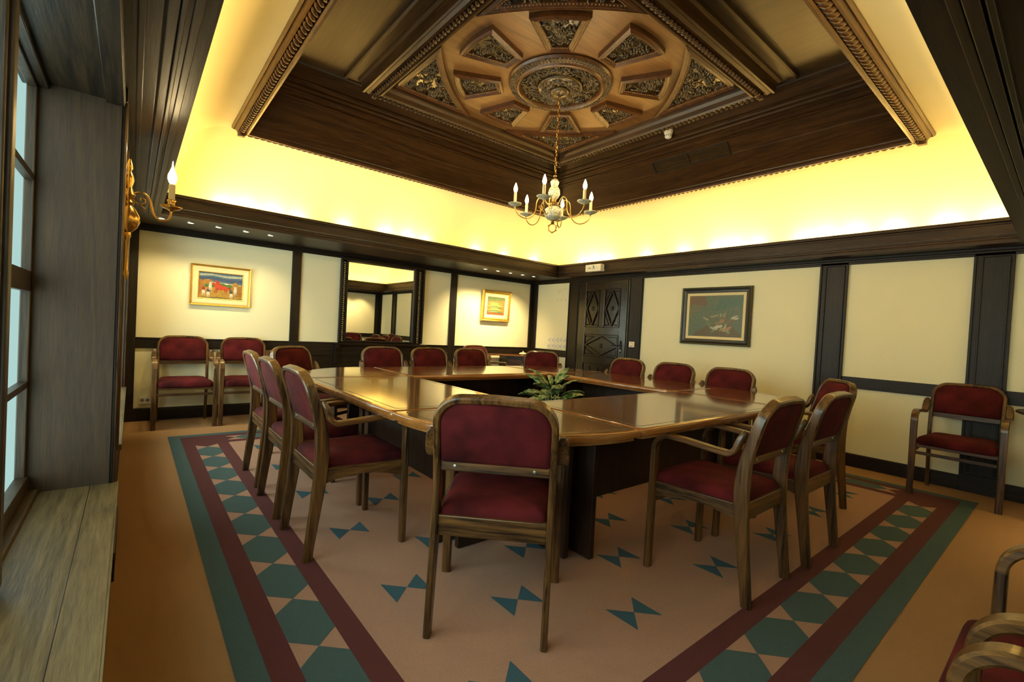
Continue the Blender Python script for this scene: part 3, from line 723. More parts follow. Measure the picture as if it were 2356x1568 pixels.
def make_chair():
    c = empty('armchair')
    MT = 'chair_beech'
    # inverted U back frame from seat level up
    zs = [.43, .47, .52, .57, .62, .67, .72, .76]
    path = [(-HW, z) for z in zs]; rt = .095; top = .872
    for k in range(1, 10): a = R(180-10*k); path.append((-HW+rt+rt*math.cos(a), top-rt+rt*math.sin(a)))
    path.append((-HW+rt, top)); path.append((0, top+.004)); full = path+[(-x, z) for x, z in path[-2::-1]]
    pts = []; sd = []; ws = []
    for x, z in full:
        y, d = stile(z); pts.append((x, y, z)); sd.append(depth_dir(z)); ws.append(d)
    m = MB(); m.band(pts, sd, ws, .025, MT); m.build('back_frame', c, smooth='auto')
    for sx in (-1, 1):
        zz = [0, .08, .16, .24, .32, .38, .43]; m = MB()
        m.band([(sx*HW, stile(z)[0], z) for z in zz], [depth_dir(z) for z in zz], [stile(z)[1] for z in zz], .025, MT)
        m.build('leg', c, smooth='auto')
    # front legs and bent arms
    for sx in (-1, 1):
        x = sx*.248
        m = MB(); m.band([(x, .222, 0), (x, .219, .3), (x, .216, .585)], (1, 0, 0), [.040, .042, .046], [.030, .029, .024], MT); m.build('leg', c, smooth='auto')
        p = [(x, .216, .585)]
        for k in range(1, 17): a = R(0+84*k/16); p.append((x, .216-.075+.075*math.cos(a), .585+.075*math.sin(a)))
        p += [(x, .05, .655), (x*.99, -.06, .645), (x*.985, -.120, .641)]
        for k in range(1, 13): a = R(-90-75*k/12); p.append((x*.985, -.125+.050*math.cos(a), .690+.050*math.sin(a)))
        p += [(x*.975, -.187, .715), (x*.965, -.199, .737), (x*.955, -.203, .748)]
        ws = [.046]*(len(p)-3)+[.044, .036, .018]
        m = MB(); m.band(p, (1, 0, 0), ws, [.024]*(len(p)-2)+[.020, .014], 'chair_beech_y'); m.build('arm', c, smooth='auto')
    # upholstered back
    ow = HW-.012
    ol = rounded(-ow, ow, .632, .860, .084, .012, 7)
    def mp(x, z, d):
        y, _ = stile(z); q = depth_dir(z); return (x, y+q.y*d, z+q.z*d)
    m = MB(); pillow(m, ol, [(.012, .024), (.003, .017), (0, .008), (0, -.008), (.004, -.014), (.02, -.018)][:], mp, 'velvet')
    # crown the front face
    m2 = MB(); pillow(m2, ol, [(.150*0+.004, -.0), (0, .016), (.010, .026), (.035, .031), (.07, .033)], mp, 'velvet')
    m2.v += []; m3 = MB(); m3.v = m.v+m2.v; m3.f = m.f+[tuple(i+len(m.v) for i in f) for f in m2.f]; m3.m = [0]*len(m3.f); m3.mats = ['velvet']
    m3.build('backrest', c, smooth=True)
    yb, _ = stile(.615)
    m = MB(); m.box(-ow, ow, yb-.014, yb+.012, .598, .638, 'chair_beech_x'); br = m.build('back_rail', c, bevel=.004)
    for sx in (-1, 1):
        m = MB(); m.lathe([(.0065, 0), (.006, -.003), (.0, -.0035)], (sx*.145, yb-.014, .618), 'steel', 10, 'y'); m.build('screw', br)
    # seat
    def trap(x, y): k = 1+.16*((y+.19)/.40); return x*k
    ol = [(trap(x, y), y) for x, y in rounded(-.196, .196, -.196, .244, .045, .02, 6)]
    m = MB(); pillow(m, ol, [(.02, .402), (.004, .406), (0, .418), (0, .440), (.006, .456), (.022, .467), (.06, .476), (.10, .480)], lambda x, y, d: (x, y, d), 'velvet')
    m.build('seat', c, smooth=True)
    m = MB(); m.box(-ow, ow, -.208, -.184, .357, .432, 'chair_beech_x'); m.build('seat_rail', c, bevel=.003)
    for sx in (-1, 1):
        m = MB(); n = 9; up = []; lo = []
        for i in range(n):
            t = i/(n-1); y = -.17+.375*t; x = sx*lerp(.205, .232, t); up.append((x, y, .424)); lo.append((x, y, .352+.028*math.sin(math.pi*min(1, t*1.1))**.8))
        ls = [[(u[0]-.010, u[1], u[2]), (u[0]+.010, u[1], u[2]), (l[0]+.010, l[1], l[2]), (l[0]-.010, l[1], l[2])] for u, l in zip(up, lo)]
        m.loops(ls, 'chair_beech_y'); m.build('seat_rail', c, bevel=.002)
    m = MB(); m.box(-.226, .226, .188, .212, .378, .410, 'chair_beech_x'); m.build('seat_rail', c, bevel=.002)
    m = MB(); m.box(-.226, .226, .206, .224, .322, .346, 'chair_beech_x'); m.build('stretcher', c, bevel=.003)
    return c
CH = [  # x, y, facing, label
    (-4.238, -4.61, 45.6, 'red velvet armchair nearest the camera, seen from behind at the table corner', 0),
    (-4.518, -3.645, 0, 'red armchair nearest the camera in the row of three on the left of the table', 0),
    (-4.52, -3.06, 0, 'middle red armchair of the three along the left side of the table', 0),
    (-4.505, -2.47, 0, 'farthest red armchair of the three along the left side of the table', 0),
    (-3.16, -4.995, 91, 'red armchair with light-streaked rear leg on the right side of the front table edge', 0),
    (-2.515, -5.012, 90, 'red armchair directly behind the first one along the near right table edge', 0),
    (-1.51, -4.76, 132, 'red armchair turned side-on at the right corner of the table', 0),
    (-1.42, -2.93, 180, 'red armchair across the table, standing in front of the carved door', 0),
    (-1.42, -3.50, 180, 'red armchair across the table below the left half of the green still life', 0),
    (-1.40, -4.06, 180, 'red armchair across the table under the right edge of the green still life', 0),
    (-3.39, -1.74, 270, 'red armchair on the far side of the table below the mirror', 0),
    (-2.83, -1.72, 270, 'dark red armchair on the far side of the table right of the mirror chair', 0),
    (-2.26, -1.70, 270, 'dark red armchair on the far table side in front of the bright red one', 0),
    (-1.54, -1.92, 225, 'dark red armchair at the far right table corner in front of the cabinet', 0),
    (-4.19, -1.94, 304, 'dark red armchair at the far left table corner', 0),
    (-1.48, -.68, 272, 'bright red armchair by the far wall beside the cabinet', 1),
    (-4.985, -.335, 270, 'leftmost red armchair against the far wall beside the socket', 1),
    (-4.435, -.345, 269, 'second red armchair against the far wall, arm touching the leftmost one', 1),
    (-.345, -5.515, 180, 'red armchair against the right wall in front of the pilaster', 1),
    (-3.95, -6.195, 90, 'red armchair at the bottom right edge with its whole seat corner in view', 1),
    (-4.59, -6.19, 90, 'armchair cropped at the bottom right corner, only its near curved arm in view', 1),
]
chair0 = make_chair()
for i, (x, y, a, lab, wall) in enumerate(CH):
    o = chair0 if i == 0 else copy_tree(chair0)
    o.location = (x, y, .0042 if (RX0 < x < RX1 and RY0 < y < RY1) else 0.0); o.rotation_euler = (0, 0, R(a-90))
    if i == 19:   # its cushion has slid forward a little
        for ch_ in o.children:
            if ch_.name.startswith('seat') and 'rail' not in ch_.name: ch_.location.y += .028
    tag(o, lab, 'chair', 'red velvet armchairs standing by the walls' if wall else 'red velvet armchairs around the conference table')

# ------------------------------------------------------------------ conference table
TI = (-3.66, -2.08, -4.065, -2.67); TO = (-4.465, -1.275, -4.87, -1.865); TZ = .72; RZ = .0042
def top_mesh(poly, mat):
    m = MB(); th = .036
    m.loops([[(x, y, z) for x, y in shrink(poly, d)] for d, z in ((.020, TZ-.052), (.020, TZ-.036), (.002, TZ-.034), (0, TZ-.026), (0, TZ-.014), (.005, TZ-.005), (.014, TZ-.0002)) ], 'table_edge', cap=False)
    q = shrink(poly, .014); m.add([(x, y, TZ) for x, y in q], [tuple(range(len(q)))], mat)
    # inlaid line just inside the edge
    a, b = shrink(poly, .045), shrink(poly, .050); n = len(a)
    m.add([(x, y, TZ+.0004) for x, y in a+b], [(i, (i+1) % n, n+(i+1) % n, n+i) for i in range(n)], 'table_base')
    q = shrink(poly, .020); m.add([(x, y, TZ-.052) for x, y in q], [tuple(range(len(q)))], 'table_base')
    return m
def bar_poly(x0, x1, y0, y1, r=.03):
    return rounded(x0, x1, y0, y1, r, r, 4)
g = .004
straight = [
    ('near', (TI[0]+g, TI[1]-g, TO[2], TI[2]), 'x', 'straight table section on the near right side, with a glossy brown top'),
    ('far', (TI[0]+g, TI[1]-g, TI[3], TO[3]), 'x', 'straight table section on the far side below the mirror'),
    ('left', (TO[0], TI[0], TI[2]+g, TI[3]-g), 'y', 'straight table section on the left, reflecting yellow light'),
    ('right', (TI[1], TO[1], TI[2]+g, TI[3]-g), 'y', 'straight table section on the door side')]
for nm, (x0, x1, y0, y1), ax, lab in straight:
    t = thing('conference_table', lab, 'table', (0, 0, 0), 0, 'sections of the conference table')
    top_mesh(bar_poly(x0, x1, y0, y1), 'table_top_'+ax).build('tabletop', t, smooth='auto')
    if ax == 'x':
        far = nm == 'far'; a, b = (y0+.16, y1-.29) if not far else (y0+.29, y1-.16)
        yo = y0+.29 if not far else y1-.29
        for x in (x0+.055, x1-.055):
            MB().box(x-.017, x+.017, y0+.29, y1-.14, RZ, TZ-.052, 'table_base').build('leg', t, bevel=.004) if not far else MB().box(x-.017, x+.017, y0+.14, y1-.29, RZ, TZ-.052, 'table_base').build('leg', t, bevel=.004)
        MB().box(x0+.072, x1-.072, (y0+y1)/2-.010, (y0+y1)/2+.010, .262, TZ-.052, 'table_base').build('modesty_panel', t)
    else:
        lf = nm == 'left'
        for y in (y0+.055, y1-.055):
            MB().box(x0+.285 if lf else x0+.14, x1-.14 if lf else x1-.285, y-.017, y+.017, RZ, TZ-.052, 'table_base').build('leg', t, bevel=.004)
        MB().box((x0+x1)/2-.01, (x0+x1)/2+.01, y0+.072, y1-.072, .262, TZ-.052, 'table_base').build('modesty_panel', t)
for sx, sy, lab in ((-1, -1, 'rounded table corner section nearest the camera, behind the front armchair'), (1, -1, 'rounded table corner section at the right end'), (1, 1, 'rounded table corner section at the far right by the cabinet'), (-1, 1, 'rounded table corner section at the far left')):
    cx = TI[0] if sx < 0 else TI[1]; cy = TI[2] if sy < 0 else TI[3]; ra = .805-g
    poly = [(cx+sx*g, cy+sy*g)]
    for k in range(25):
        a = R(90*k/24); e = .90; x = ra*abs(math.cos(a))**e; y = ra*abs(math.sin(a))**e
        poly.append((cx+sx*(g+x), cy+sy*(g+y)))
    if sx*sy < 0: poly = poly[::-1]
    t = thing('conference_table', lab, 'table', (0, 0, 0), 0, 'sections of the conference table')
    # knock the two sharp outer corners back a little
    top_mesh(poly, 'table_top_x').build('tabletop', t, smooth='auto')
    MB().box(cx+sx*.030, cx+sx*.064, cy+sy*.14, cy+sy*.44, RZ, TZ-.052, 'table_base').build('leg', t, bevel=.004)
    MB().box(cx+sx*.14, cx+sx*.44, cy+sy*.030, cy+sy*.064, RZ, TZ-.052, 'table_base').build('leg', t, bevel=.004)
    MB().box(cx+sx*.064, cx+sx*.14, cy+sy*.064, cy+sy*.14, .2, TZ-.052, 'table_base').build('corner_block', t, bevel=.004)

# ------------------------------------------------------------------ plant in the middle
def plant():
    rng = random.Random(11); cx, cy = -2.79, -3.42
    p = thing('potted_plant', 'leafy green variegated potted plant standing inside the ring of tables', 'plant', (cx, cy, RZ))
    m = MB(); m.lathe([(.12, 0), (.13, .01), (.165, .30), (.175, .33), (.175, .36), (.155, .36), (.15, .33), (0, .33)], (0, 0, 0), 'terracotta', 28); m.build('pot', p, smooth='auto')
    m = MB(); m.lathe([(.15, 0), (0, .005)], (0, 0, .335), 'soil', 20); m.build('soil', p)
    st = MB()
    Z = Vector((0, 0, 1))
    for i in range(30):
        f = i/29; a = 2*math.pi*i*.381966+rng.uniform(-.15, .15); out = Vector((math.cos(a), math.sin(a), 0)); side = Vector((-math.sin(a), math.cos(a), 0))
        r0 = .03+.13*f; h0_ = .715-.24*f+rng.uniform(-.02, .02); el = R(62-78*f+rng.uniform(-8, 8)); L = rng.uniform(.17, .23); wid = rng.uniform(.040, .055)
        if i == 3: L = .27; wid = .022; el = R(40)
        start = out*r0+Z*h0_; base = Vector((out.x*.02, out.y*.02, .34))
        st.tube([base, base.lerp(start, .5)+out*(.01)+Z*.03, start], [.006, .005, .0035], 'leaf', 5)
        roll = rng.uniform(-.45, .45); n = 12; pos = start.copy(); e = el; path = []; sd = side*math.cos(roll)+Z*math.sin(roll)
        for k in range(n):
            path.append(pos.copy()); pos = pos+(out*math.cos(e)+Z*math.sin(e))*(L/(n-1)); e -= R(5.5)
        ls = []; lf = MB()
        for k in range(n):
            t = k/(n-1); w = wid*max(.03, math.sin(math.pi*min(1, t**.72))**.85) if 0 < k < n-1 else .0015
            d = (path[min(k+1, n-1)]-path[max(k-1, 0)]).normalized(); nn = sd.cross(d); q = path[k]; wv = .004*math.sin(k*2.1+i)
            ls.append([q-sd*w+nn*(w*.22+wv), q-sd*w*.5+nn*.006, q-nn*.003, q+sd*w*.5+nn*.006, q+sd*w+nn*(w*.22-wv)])
        lf.loops(ls, 'leaf', cap=False, ring=False)
        o = lf.build('leaf', p, smooth=True); sm = o.modifiers.new('thick', 'SOLIDIFY'); sm.thickness = .0012
    st.build('stems', p, smooth=True)
plant()

# ------------------------------------------------------------------ chandelier
def chandelier():
    cx, cy = CC
    c = thing('chandelier', 'brass six-arm chandelier with blue and white porcelain body over the table', 'chandelier', (0, 0, 0))
    def L(prof, mat, name, seg=28): m = MB(); m.lathe(prof, (cx, cy, 0), mat, seg); return m.build(name, c, smooth='auto')
    # hanging ring
    m = MB(); m.tube([(cx+.030*math.cos(R(a))*.74, cy-.030*math.cos(R(a))*.74, 1.990+.034*math.sin(R(a))) for a in range(0, 361, 20)], .0055, 'old_brass', 8)
    for a in (0, 60, 120, 180, 240, 300): m.ball((cx+.036*math.cos(R(a-90))*.74, cy-.036*math.cos(R(a-90))*.74, 1.990+.040*math.sin(R(a-90))), .006, .006, .006, 'old_brass', 6, 4)
    m.build('ring', c, smooth=True)
    L([(.004, 2.020), (.016, 2.032), (.010, 2.045), (.022, 2.052)], 'old_brass', 'finial')
    L([(.020, 2.050), (.045, 2.060), (.063, 2.078), (.0645, 2.082), (.072, 2.10), (.074, 2.118), (.068, 2.138), (.052, 2.156), (.035, 2.166)], 'delft', 'globe', 32)
    L([(.030, 2.160), (.034, 2.164), (.022, 2.168), (.040, 2.172), (.044, 2.185), (.036, 2.198), (.018, 2.206), (.022, 2.225)], 'old_brass', 'hub')
    L([(.018, 2.222), (.036, 2.240), (.048, 2.270), (.046, 2.300), (.034, 2.322), (.026, 2.332), (.032, 2.346), (.037, 2.366), (.026, 2.384), (.012, 2.390)], 'delft', 'upper_body', 28)
    L([(.024, 2.384), (.024, 2.388), (.014, 2.392), (.010, 2.410), (.015, 2.418), (.006, 2.430), (.004, 2.447)], 'old_brass', 'top_finial', 16)
    ch = MB(); z = 2.45
    k = 0
    while z < 3.06:
        a = k % 2; pts = []
        for i in range(9):
            t = 2*math.pi*i/8; u = .0095*math.cos(t); w = .020*math.sin(t)
            pts.append((cx+(u if a else 0), cy+(0 if a else u), z+.02+w))
        ch.tube(pts, .0028, 'brass', 5); z += .033; k += 1
    ch.build('chain', c, smooth=True)
    m = MB(); m.tube([(cx+.008*math.cos(i*1.3), cy+.008*math.sin(i*1.3), 2.44+i*.031) for i in range(21)], .003, 'brass', 6); m.build('cable', c, smooth=True)
    for i in range(6):
        a = R(-27.3+60*i); ca, sa = math.cos(a), math.sin(a)
        key = [(.036, 2.205), (.055, 2.218), (.070, 2.245), (.095, 2.262), (.122, 2.252), (.136, 2.222), (.140, 2.180), (.148, 2.135), (.170, 2.100), (.205, 2.082), (.245, 2.086), (.280, 2.108), (.302, 2.140), (.308, 2.168)]
        # smooth the key points
        pts = []
        for j in range(len(key)-1):
            p0 = key[max(j-1, 0)]; p1 = key[j]; p2 = key[j+1]; p3 = key[min(j+2, len(key)-1)]
            for s in range(4):
                t = s/4
                pts.append(tuple(.5*((2*p1[q])+(-p0[q]+p2[q])*t+(2*p0[q]-5*p1[q]+4*p2[q]-p3[q])*t*t+(-p0[q]+3*p1[q]-3*p2[q]+p3[q])*t**3) for q in (0, 1)))
        pts.append(key[-1])
        m = MB(); m.tube([(cx+r*1.055*ca, cy+r*1.055*sa, z_-.035) for r, z_ in pts], .0043, 'old_brass', 8)
        sp = [(.150, 2.160), (.128, 2.150), (.100, 2.160), (.090, 2.182), (.104, 2.200), (.122, 2.192), (.120, 2.176), (.108, 2.176)]
        m.tube([(cx+r*ca, cy+r*sa, z_-.035) for r, z_ in sp], .0028, 'old_brass', 6)
        arm = m.build('arm', c, smooth=True)
        q = (cx+.325*ca, cy+.325*sa, -.035)
        m = MB(); m.lathe([(.006, 2.160), (.010, 2.168), (.034, 2.176), (.054, 2.188), (.056, 2.192), (.030, 2.186), (.014, 2.188), (.0, 2.188)], q, 'delft', 24); m.build('drip_pan', arm, smooth=True)
        m = MB(); m.lathe([(.0125, 2.186), (.0125, 2.276), (.008, 2.280), (0, 2.280)], q, 'candle_sleeve', 14); m.build('candle', arm, smooth='auto')
        m = MB(); m.lathe([(.006, 2.278), (.012, 2.286), (.0165, 2.300), (.0160, 2.316), (.010, 2.336), (.004, 2.352), (.0005, 2.358)], q, 'bulb_glow', 14); m.build('bulb', arm, smooth=True)
        lamp('POINT', 'candle_bulb_light', (q[0], q[1], 2.337), 5.0, (1, .74, .36), .012)
chandelier()

# ------------------------------------------------------------------ wall sconce
def sconce():
    s = thing('wall_sconce', 'brass wall sconce with lit candle bulb on the window pier', 'wall lamp')
    x, y = X0, -3.32; zb = 1.56
    m = MB(); m.lathe([(.004, zb-.30), (.010, zb-.27), (.006, zb-.25), (.006, zb-.12), (.014, zb-.10), (.012, zb-.085), (.034, zb-.060), (.044, zb-.035), (.042, zb-.010), (.026, zb+.022), (.014, zb+.038), (.022, zb+.050), (.013, zb+.062), (.024, zb+.085), (.016, zb+.105), (.010, zb+.120), (.018, zb+.150), (.014, zb+.175), (.007, zb+.190), (.012, zb+.205), (.010, zb+.222), (.004, zb+.245)], (x+.030, y, 0), 'brass', 24)
    m.box(x, x+.02, y-.02, y+.02, zb-.12, zb+.18, 'brass'); m.build('wall_stem', s, smooth='auto')
    key = [(.040, zb+.085), (.058, zb+.100), (.085, zb+.102), (.105, zb+.080), (.112, zb+.050), (.122, zb+.012), (.148, zb-.010), (.172, zb-.004), (.184, zb+.020), (.186, zb+.045)]
    pts = []
    for j in range(len(key)-1):
        p0 = key[max(j-1, 0)]; p1 = key[j]; p2 = key[j+1]; p3 = key[min(j+2, len(key)-1)]
        for t in (0, .33, .66): pts.append(tuple(.5*((2*p1[q])+(-p0[q]+p2[q])*t+(2*p0[q]-5*p1[q]+4*p2[q]-p3[q])*t*t+(-p0[q]+3*p1[q]-3*p2[q]+p3[q])*t**3) for q in (0, 1)))
    pts.append(key[-1])
    m = MB(); m.tube([(x+r, y, z) for r, z in pts], .0048, 'brass', 8)
    sp = [(.045, zb+.080), (.052, zb+.060), (.072, zb+.048), (.090, zb+.058), (.090, zb+.076), (.078, zb+.082), (.070, zb+.074), (.074, zb+.068)]
    m.tube([(x+r, y, z) for r, z in sp], .0032, 'brass', 6); m.tube([(x+.075, y, zb+.048), (x+.088, y, zb+.036), (x+.086, y, zb+.026)], .003, 'brass', 6)
    arm = m.build('arm', s, smooth=True)
    c = (x+.186, y, zb)
    m = MB(); m.lathe([(.006, .040), (.012, .046), (.034, .054), (.046, .064), (.042, .062), (.014, .052), (.014, .082), (.019, .092), (.015, .096), (0, .096)], c, 'brass', 28); m.build('drip_pan', arm, smooth=True)
    m = MB(); m.lathe([(.013, .090), (.013, .165), (.009, .170), (0, .170)], c, 'candle_sleeve', 16); m.build('candle', arm, smooth='auto')
    m = MB(); m.lathe([(.007, .168), (.013, .176), (.0185, .194), (.0175, .212), (.010, .232), (.004, .250), (.0022, .268), (.0004, .278)], c, 'bulb_glow', 16); m.build('bulb', arm, smooth=True)
    lamp('POINT', 'sconce_bulb_light', (c[0], c[1], c[2]+.30), 1.8, (1, .74, .36), .012)
sconce()

# ------------------------------------------------------------------ soffit spotlights
def spotlights():
    proto = None
    xsL = [-5.225, -5.00, -4.77, -4.53, -4.30]; xsR = [-1.48, -1.25, -1.01, -.77, -.54]
    lab = {0: 'leftmost', 1: 'second from left', 2: 'middle', 3: 'fourth', 4: 'rightmost'}
    spots = [(x, -.58, '%s of five soffit spotlights above the red horse painting' % lab[i], 'spotlights over the left painting', 15 if i % 2 == 0 else 8) for i, x in enumerate(xsL)]
    spots += [(x, -.58, '%s of five soffit spotlights above the fish painting' % lab[i], 'spotlights over the right painting', 58 if i % 2 == 1 else 34) for i, x in enumerate(xsR)]
    spots += [(x, Y0+.45, 'soffit spotlight on the near wall seen in the mirror', 'spotlights over the near wall', 30) for x in (-.6, -1.0, -1.4)]
    for x, y, lb, gr, pw in spots:
        if proto is None:
            t = empty('recessed_spotlight')
            m = MB(); m.lathe([(.034, 0), (.034, -.006), (.024, -.007), (.024, 0)], (0, 0, 0), 'steel', 24); m.build('bezel', t, smooth='auto')
            m = MB(); m.lathe([(.024, -.001), (.020, -.005), (0, -.006)], (0, 0, 0), 'spot_glow', 20); m.build('lamp_face', t, smooth=True)
            proto = t
        else: t = copy_tree(proto)
        t.location = (x, y, SOF); tag(t, lb, 'spotlight', gr)
        tilt = R(27) if y > -3 else R(-27)
        lamp('SPOT', 'spotlight_beam', (x, y, SOF-.02), pw, (1, .76, .36), .02, (tilt, 0, 0), spot_size=R(88), spot_blend=.75)
spotlights()

# ------------------------------------------------------------------ mirror on the far wall
def mirror():
    w = thing('wall_mirror', 'large dark-framed wall mirror with twisted rope columns and a shelf', 'mirror')
    MB().box(-3.275, -2.315, -.034, -.030, .885, 1.935, 'mirror_glass').build('glass', w)
    f = MB(); f.box(-3.36, -2.17, -.06, -.022, 1.925, 1.962, 'dark_oak_x'); f.box(-3.355, -2.175, -.030, -.018, .86, 1.95, 'dark_oak_z')
    for x0, x1 in ((-3.292, -3.268), (-3.362, -3.335), (-2.322, -2.298), (-2.185, -2.160)): f.box(x0, x1, -.062, -.02, .87, 1.93, 'dark_oak_z')
    f.box(-3.29, -2.30, -.055, -.02, .872, .892, 'dark_oak_x'); f.build('frame', w, bevel=.003)
    for cx in (-3.314, -2.242):
        m = MB(); n = 38
        m.tube([(cx, -.046, .87), (cx, -.046, 1.93)], .008, 'dark_oak_z', 8)
        for k in range(n):
            z = .885+k*(1.03/n); m.ball((cx, -.058, z), .021, .018, .0095, 'glint_oak', 9, 5, Matrix.Rotation(.62, 3, 'Y'))
        m.build('rope_column', w, smooth=True)
    s = MB(); s.box(-3.40, -2.10, -.105, -.02, .842, .858, 'cornice_oak_x'); s.box(-3.385, -2.115, -.085, -.02, .826, .842, 'dark_oak_x'); s.build('shelf', w, bevel=.004)
    for x in (-3.37, -2.16):
        b = MB(); ls = []
        for z, d in ((.826, .075), (.79, .072), (.75, .050), (.70, .042), (.64, .030), (.60, .028)):
            ls.append([(x-.024, -.02, z), (x+.024, -.02, z), (x+.024, -.02-d, z), (x-.024, -.02-d, z)])
        b.loops(ls, 'dark_oak_z'); b.build('bracket', w, bevel=.004)
mirror()

# ------------------------------------------------------------------ pictures
def picture(name, label, M, w, h, bars, art, tilt=0):
    """M maps local (u to the right, v up, d out of the wall) to world; bars = list of (width, depth, mat) from outside in"""
    t = thing(name, label, 'painting')
    x0 = y0 = 0; off = 0
    for k, (bw, dp, mat, nm) in enumerate(bars):
        m = MB(); a, b = off, off+bw
        o = [(a, a), (w-a, a), (w-a, h-a), (a, h-a)]; i = [(b, b), (w-b, b), (w-b, h-b), (b, h-b)]
        mid = [(a*.45+b*.55, a*.45+b*.55), (w-(a*.45+b*.55), a*.45+b*.55), (w-(a*.45+b*.55), h-(a*.45+b*.55)), (a*.45+b*.55, h-(a*.45+b*.55))]
        q = lambda l, d: [M(u, v, d) for u, v in l]
        m.loops([q(o, .004), q(o, dp*.8), q([(x*.8+p*.2, y*.8+r*.2) for (x, y), (p, r) in zip(o, i)], dp), q([(x*.5+p*.5, y*.5+r*.5) for (x, y), (p, r) in zip(o, i)], dp*.86), q([(x*.15+p*.85, y*.15+r*.85) for (x, y), (p, r) in zip(o, i)], dp*.80), q(i, dp*.62), q(i, .004)], mat, cap=False)
        m.build(nm, t); off = b
    art(t, M, off, w-off, off, h-off)
    return t
def art_layer(m, M, poly, d, mat, box=None):
    if box:   # clip to the canvas
        poly = [(min(max(u, box[0]), box[1]), min(max(v, box[2]), box[3])) for u, v in poly]
    m.add([M(u, v, d) for u, v in poly], [tuple(range(len(poly)))], mat)
def blob(cx, cy, a, b, ang=0, n=12): return [(cx+a*math.cos(t)*math.cos(ang)-b*math.sin(t)*math.sin(ang), cy+a*math.cos(t)*math.sin(ang)+b*math.sin(t)*math.cos(ang)) for t in [2*math.pi*k/n for k in range(n)]]
def art_horses(t, M, x0, x1, y0, y1):
    m = MB(); W_, H_ = x1-x0, y1-y0; U = lambda u: x0+u*W_; V = lambda v: y0+v*H_
    d = [.012]
    def L(pts, col): d[0] += .00012; art_layer(m, M, [(U(a), V(b)) for a, b in pts], d[0], paint(col))
    L([(0, 0), (1, 0), (1, 1), (0, 1)], (.34, .20, .03))
    L([(0, .62), (1, .55), (1, 1), (0, 1)], (.05, .10, .17)); L([(0, .86), (.3, .90), (.6, .84), (1, .87), (1, .95), (.6, .92), (.3, .97), (0, .95)], (.28, .32, .26))
    L([(0, .72), (.35, .74), (.7, .66), (1, .68), (1, .80), (.7, .78), (.35, .84), (0, .82)], (.03, .06, .13)); L([(0, .62), (.5, .60), (1, .55), (1, .59), (.5, .64), (0, .66)], (.45, .40, .20))
    L([(0, .50), (.25, .58), (.5, .62), (.75, .58), (1, .52), (1, .42), (.6, .44), (.3, .44), (0, .44)], (.05, .13, .03))
    L([(.0, .12), (0, .72), (.06, .72), (.12, .56), (.14, .36), (.08, .2)], (.28, .12, .02)); L(blob(.19, .66, .11, .09), (.33, .16, .02))
    L([(.72, .40), (.78, .66), (.84, .70), (.90, .62), (.94, .42)], (.30, .15, .02)); L([(.84, .12), (.90, .45), (.97, .60), (1, .60), (1, .10)], (.26, .12, .02))
    red = (.42, .045, .012)
    L(blob(.50, .44, .165, .10, -.12), red); L([(.36, .48), (.30, .58), (.32, .64), (.40, .60), (.46, .52)], red); L(blob(.33, .56, .05, .03, -.5), red)
    L([(.41, .52), (.36, .68), (.42, .70), (.50, .56)], (.34, .03, .01)); L(blob(.38, .69, .045, .022, -.4), (.34, .03, .01))
    for a in (.38, .42, .58, .62): L([(a, .40), (a+.03, .40), (a+.02-(.05 if a < .5 else 0), .22), (a+.005-(.05 if a < .5 else 0), .22)], (.30, .03, .01))
    L([(.64, .44), (.70, .50), (.73, .36), (.70, .24), (.69, .40)], (.22, .02, .01))
    for a, b, c1 in ((.10, .30, (.30, .02, .02)), (.21, .24, (.05, .04, .12)), (.25, .52, (.5, .46, .36)), (.74, .22, (.03, .07, .05)), (.83, .40, (.45, .42, .32))):
        L([(a-.035, b), (a+.035, b), (a+.028, b+.12), (a-.028, b+.12)], c1); L([(a-.04, b-.10), (a+.04, b-.10), (a+.03, b+.01), (a-.03, b+.01)], (.60, .55, .42)); L(blob(a, b+.155, .018, .035), (.25, .12, .06))
        L([(a-.03, b-.2), (a-.01, b-.2), (a-.01, b-.1), (a-.03, b-.1)], (.55, .50, .38)); L([(a+.01, b-.2), (a+.03, b-.2), (a+.03, b-.1), (a+.01, b-.1)], (.55, .50, .38))
    L([(.05, .03), (.40, .06), (.8, .02), (1, .06), (1, 0), (0, 0)], (.13, .10, .03)); L(blob(.62, .60, .05, .025), (.55, .55, .45))
    m.build('canvas', t)
def art_fish(t, M, x0, x1, y0, y1):
    m = MB(); W_, H_ = x1-x0, y1-y0; U = lambda u: x0+u*W_; V = lambda v: y0+v*H_; d = [.012]
    def L(pts, col): d[0] += .00012; art_layer(m, M, [(U(a), V(b)) for a, b in pts], d[0], paint(col))
    L([(0, 0), (1, 0), (1, 1), (0, 1)], (.30, .14, .03)); L([(0, .75), (1, .85), (1, 1), (0, 1)], (.10, .14, .05)); L([(0, 0), (1, 0), (1, .12), (0, .2)], (.24, .07, .02))
    for i, (b, c1) in enumerate(((.68, (.13, .20, .06)), (.56, (.26, .27, .06)), (.45, (.07, .13, .06)), (.33, (.22, .24, .05)), (.20, (.06, .14, .07)))):
        sh = .03*(i % 2)
        L([(.02+sh, b-.08), (.25, b+.05), (.55, b+.07), (.80, b-.01), (.98, b-.06), (.80, b-.07), (.5, b-.06), (.25, b-.06)], c1)
        L([(.10+sh, b-.04), (.35, b+.01), (.7, b+.0), (.5, b-.02), (.3, b-.03)], (.40, .38, .12)); L([(.08, b-.075), (.4, b-.07), (.7, b-.075), (.4, b-.09)], (.30, .09, .03))
    m.build('canvas', t)
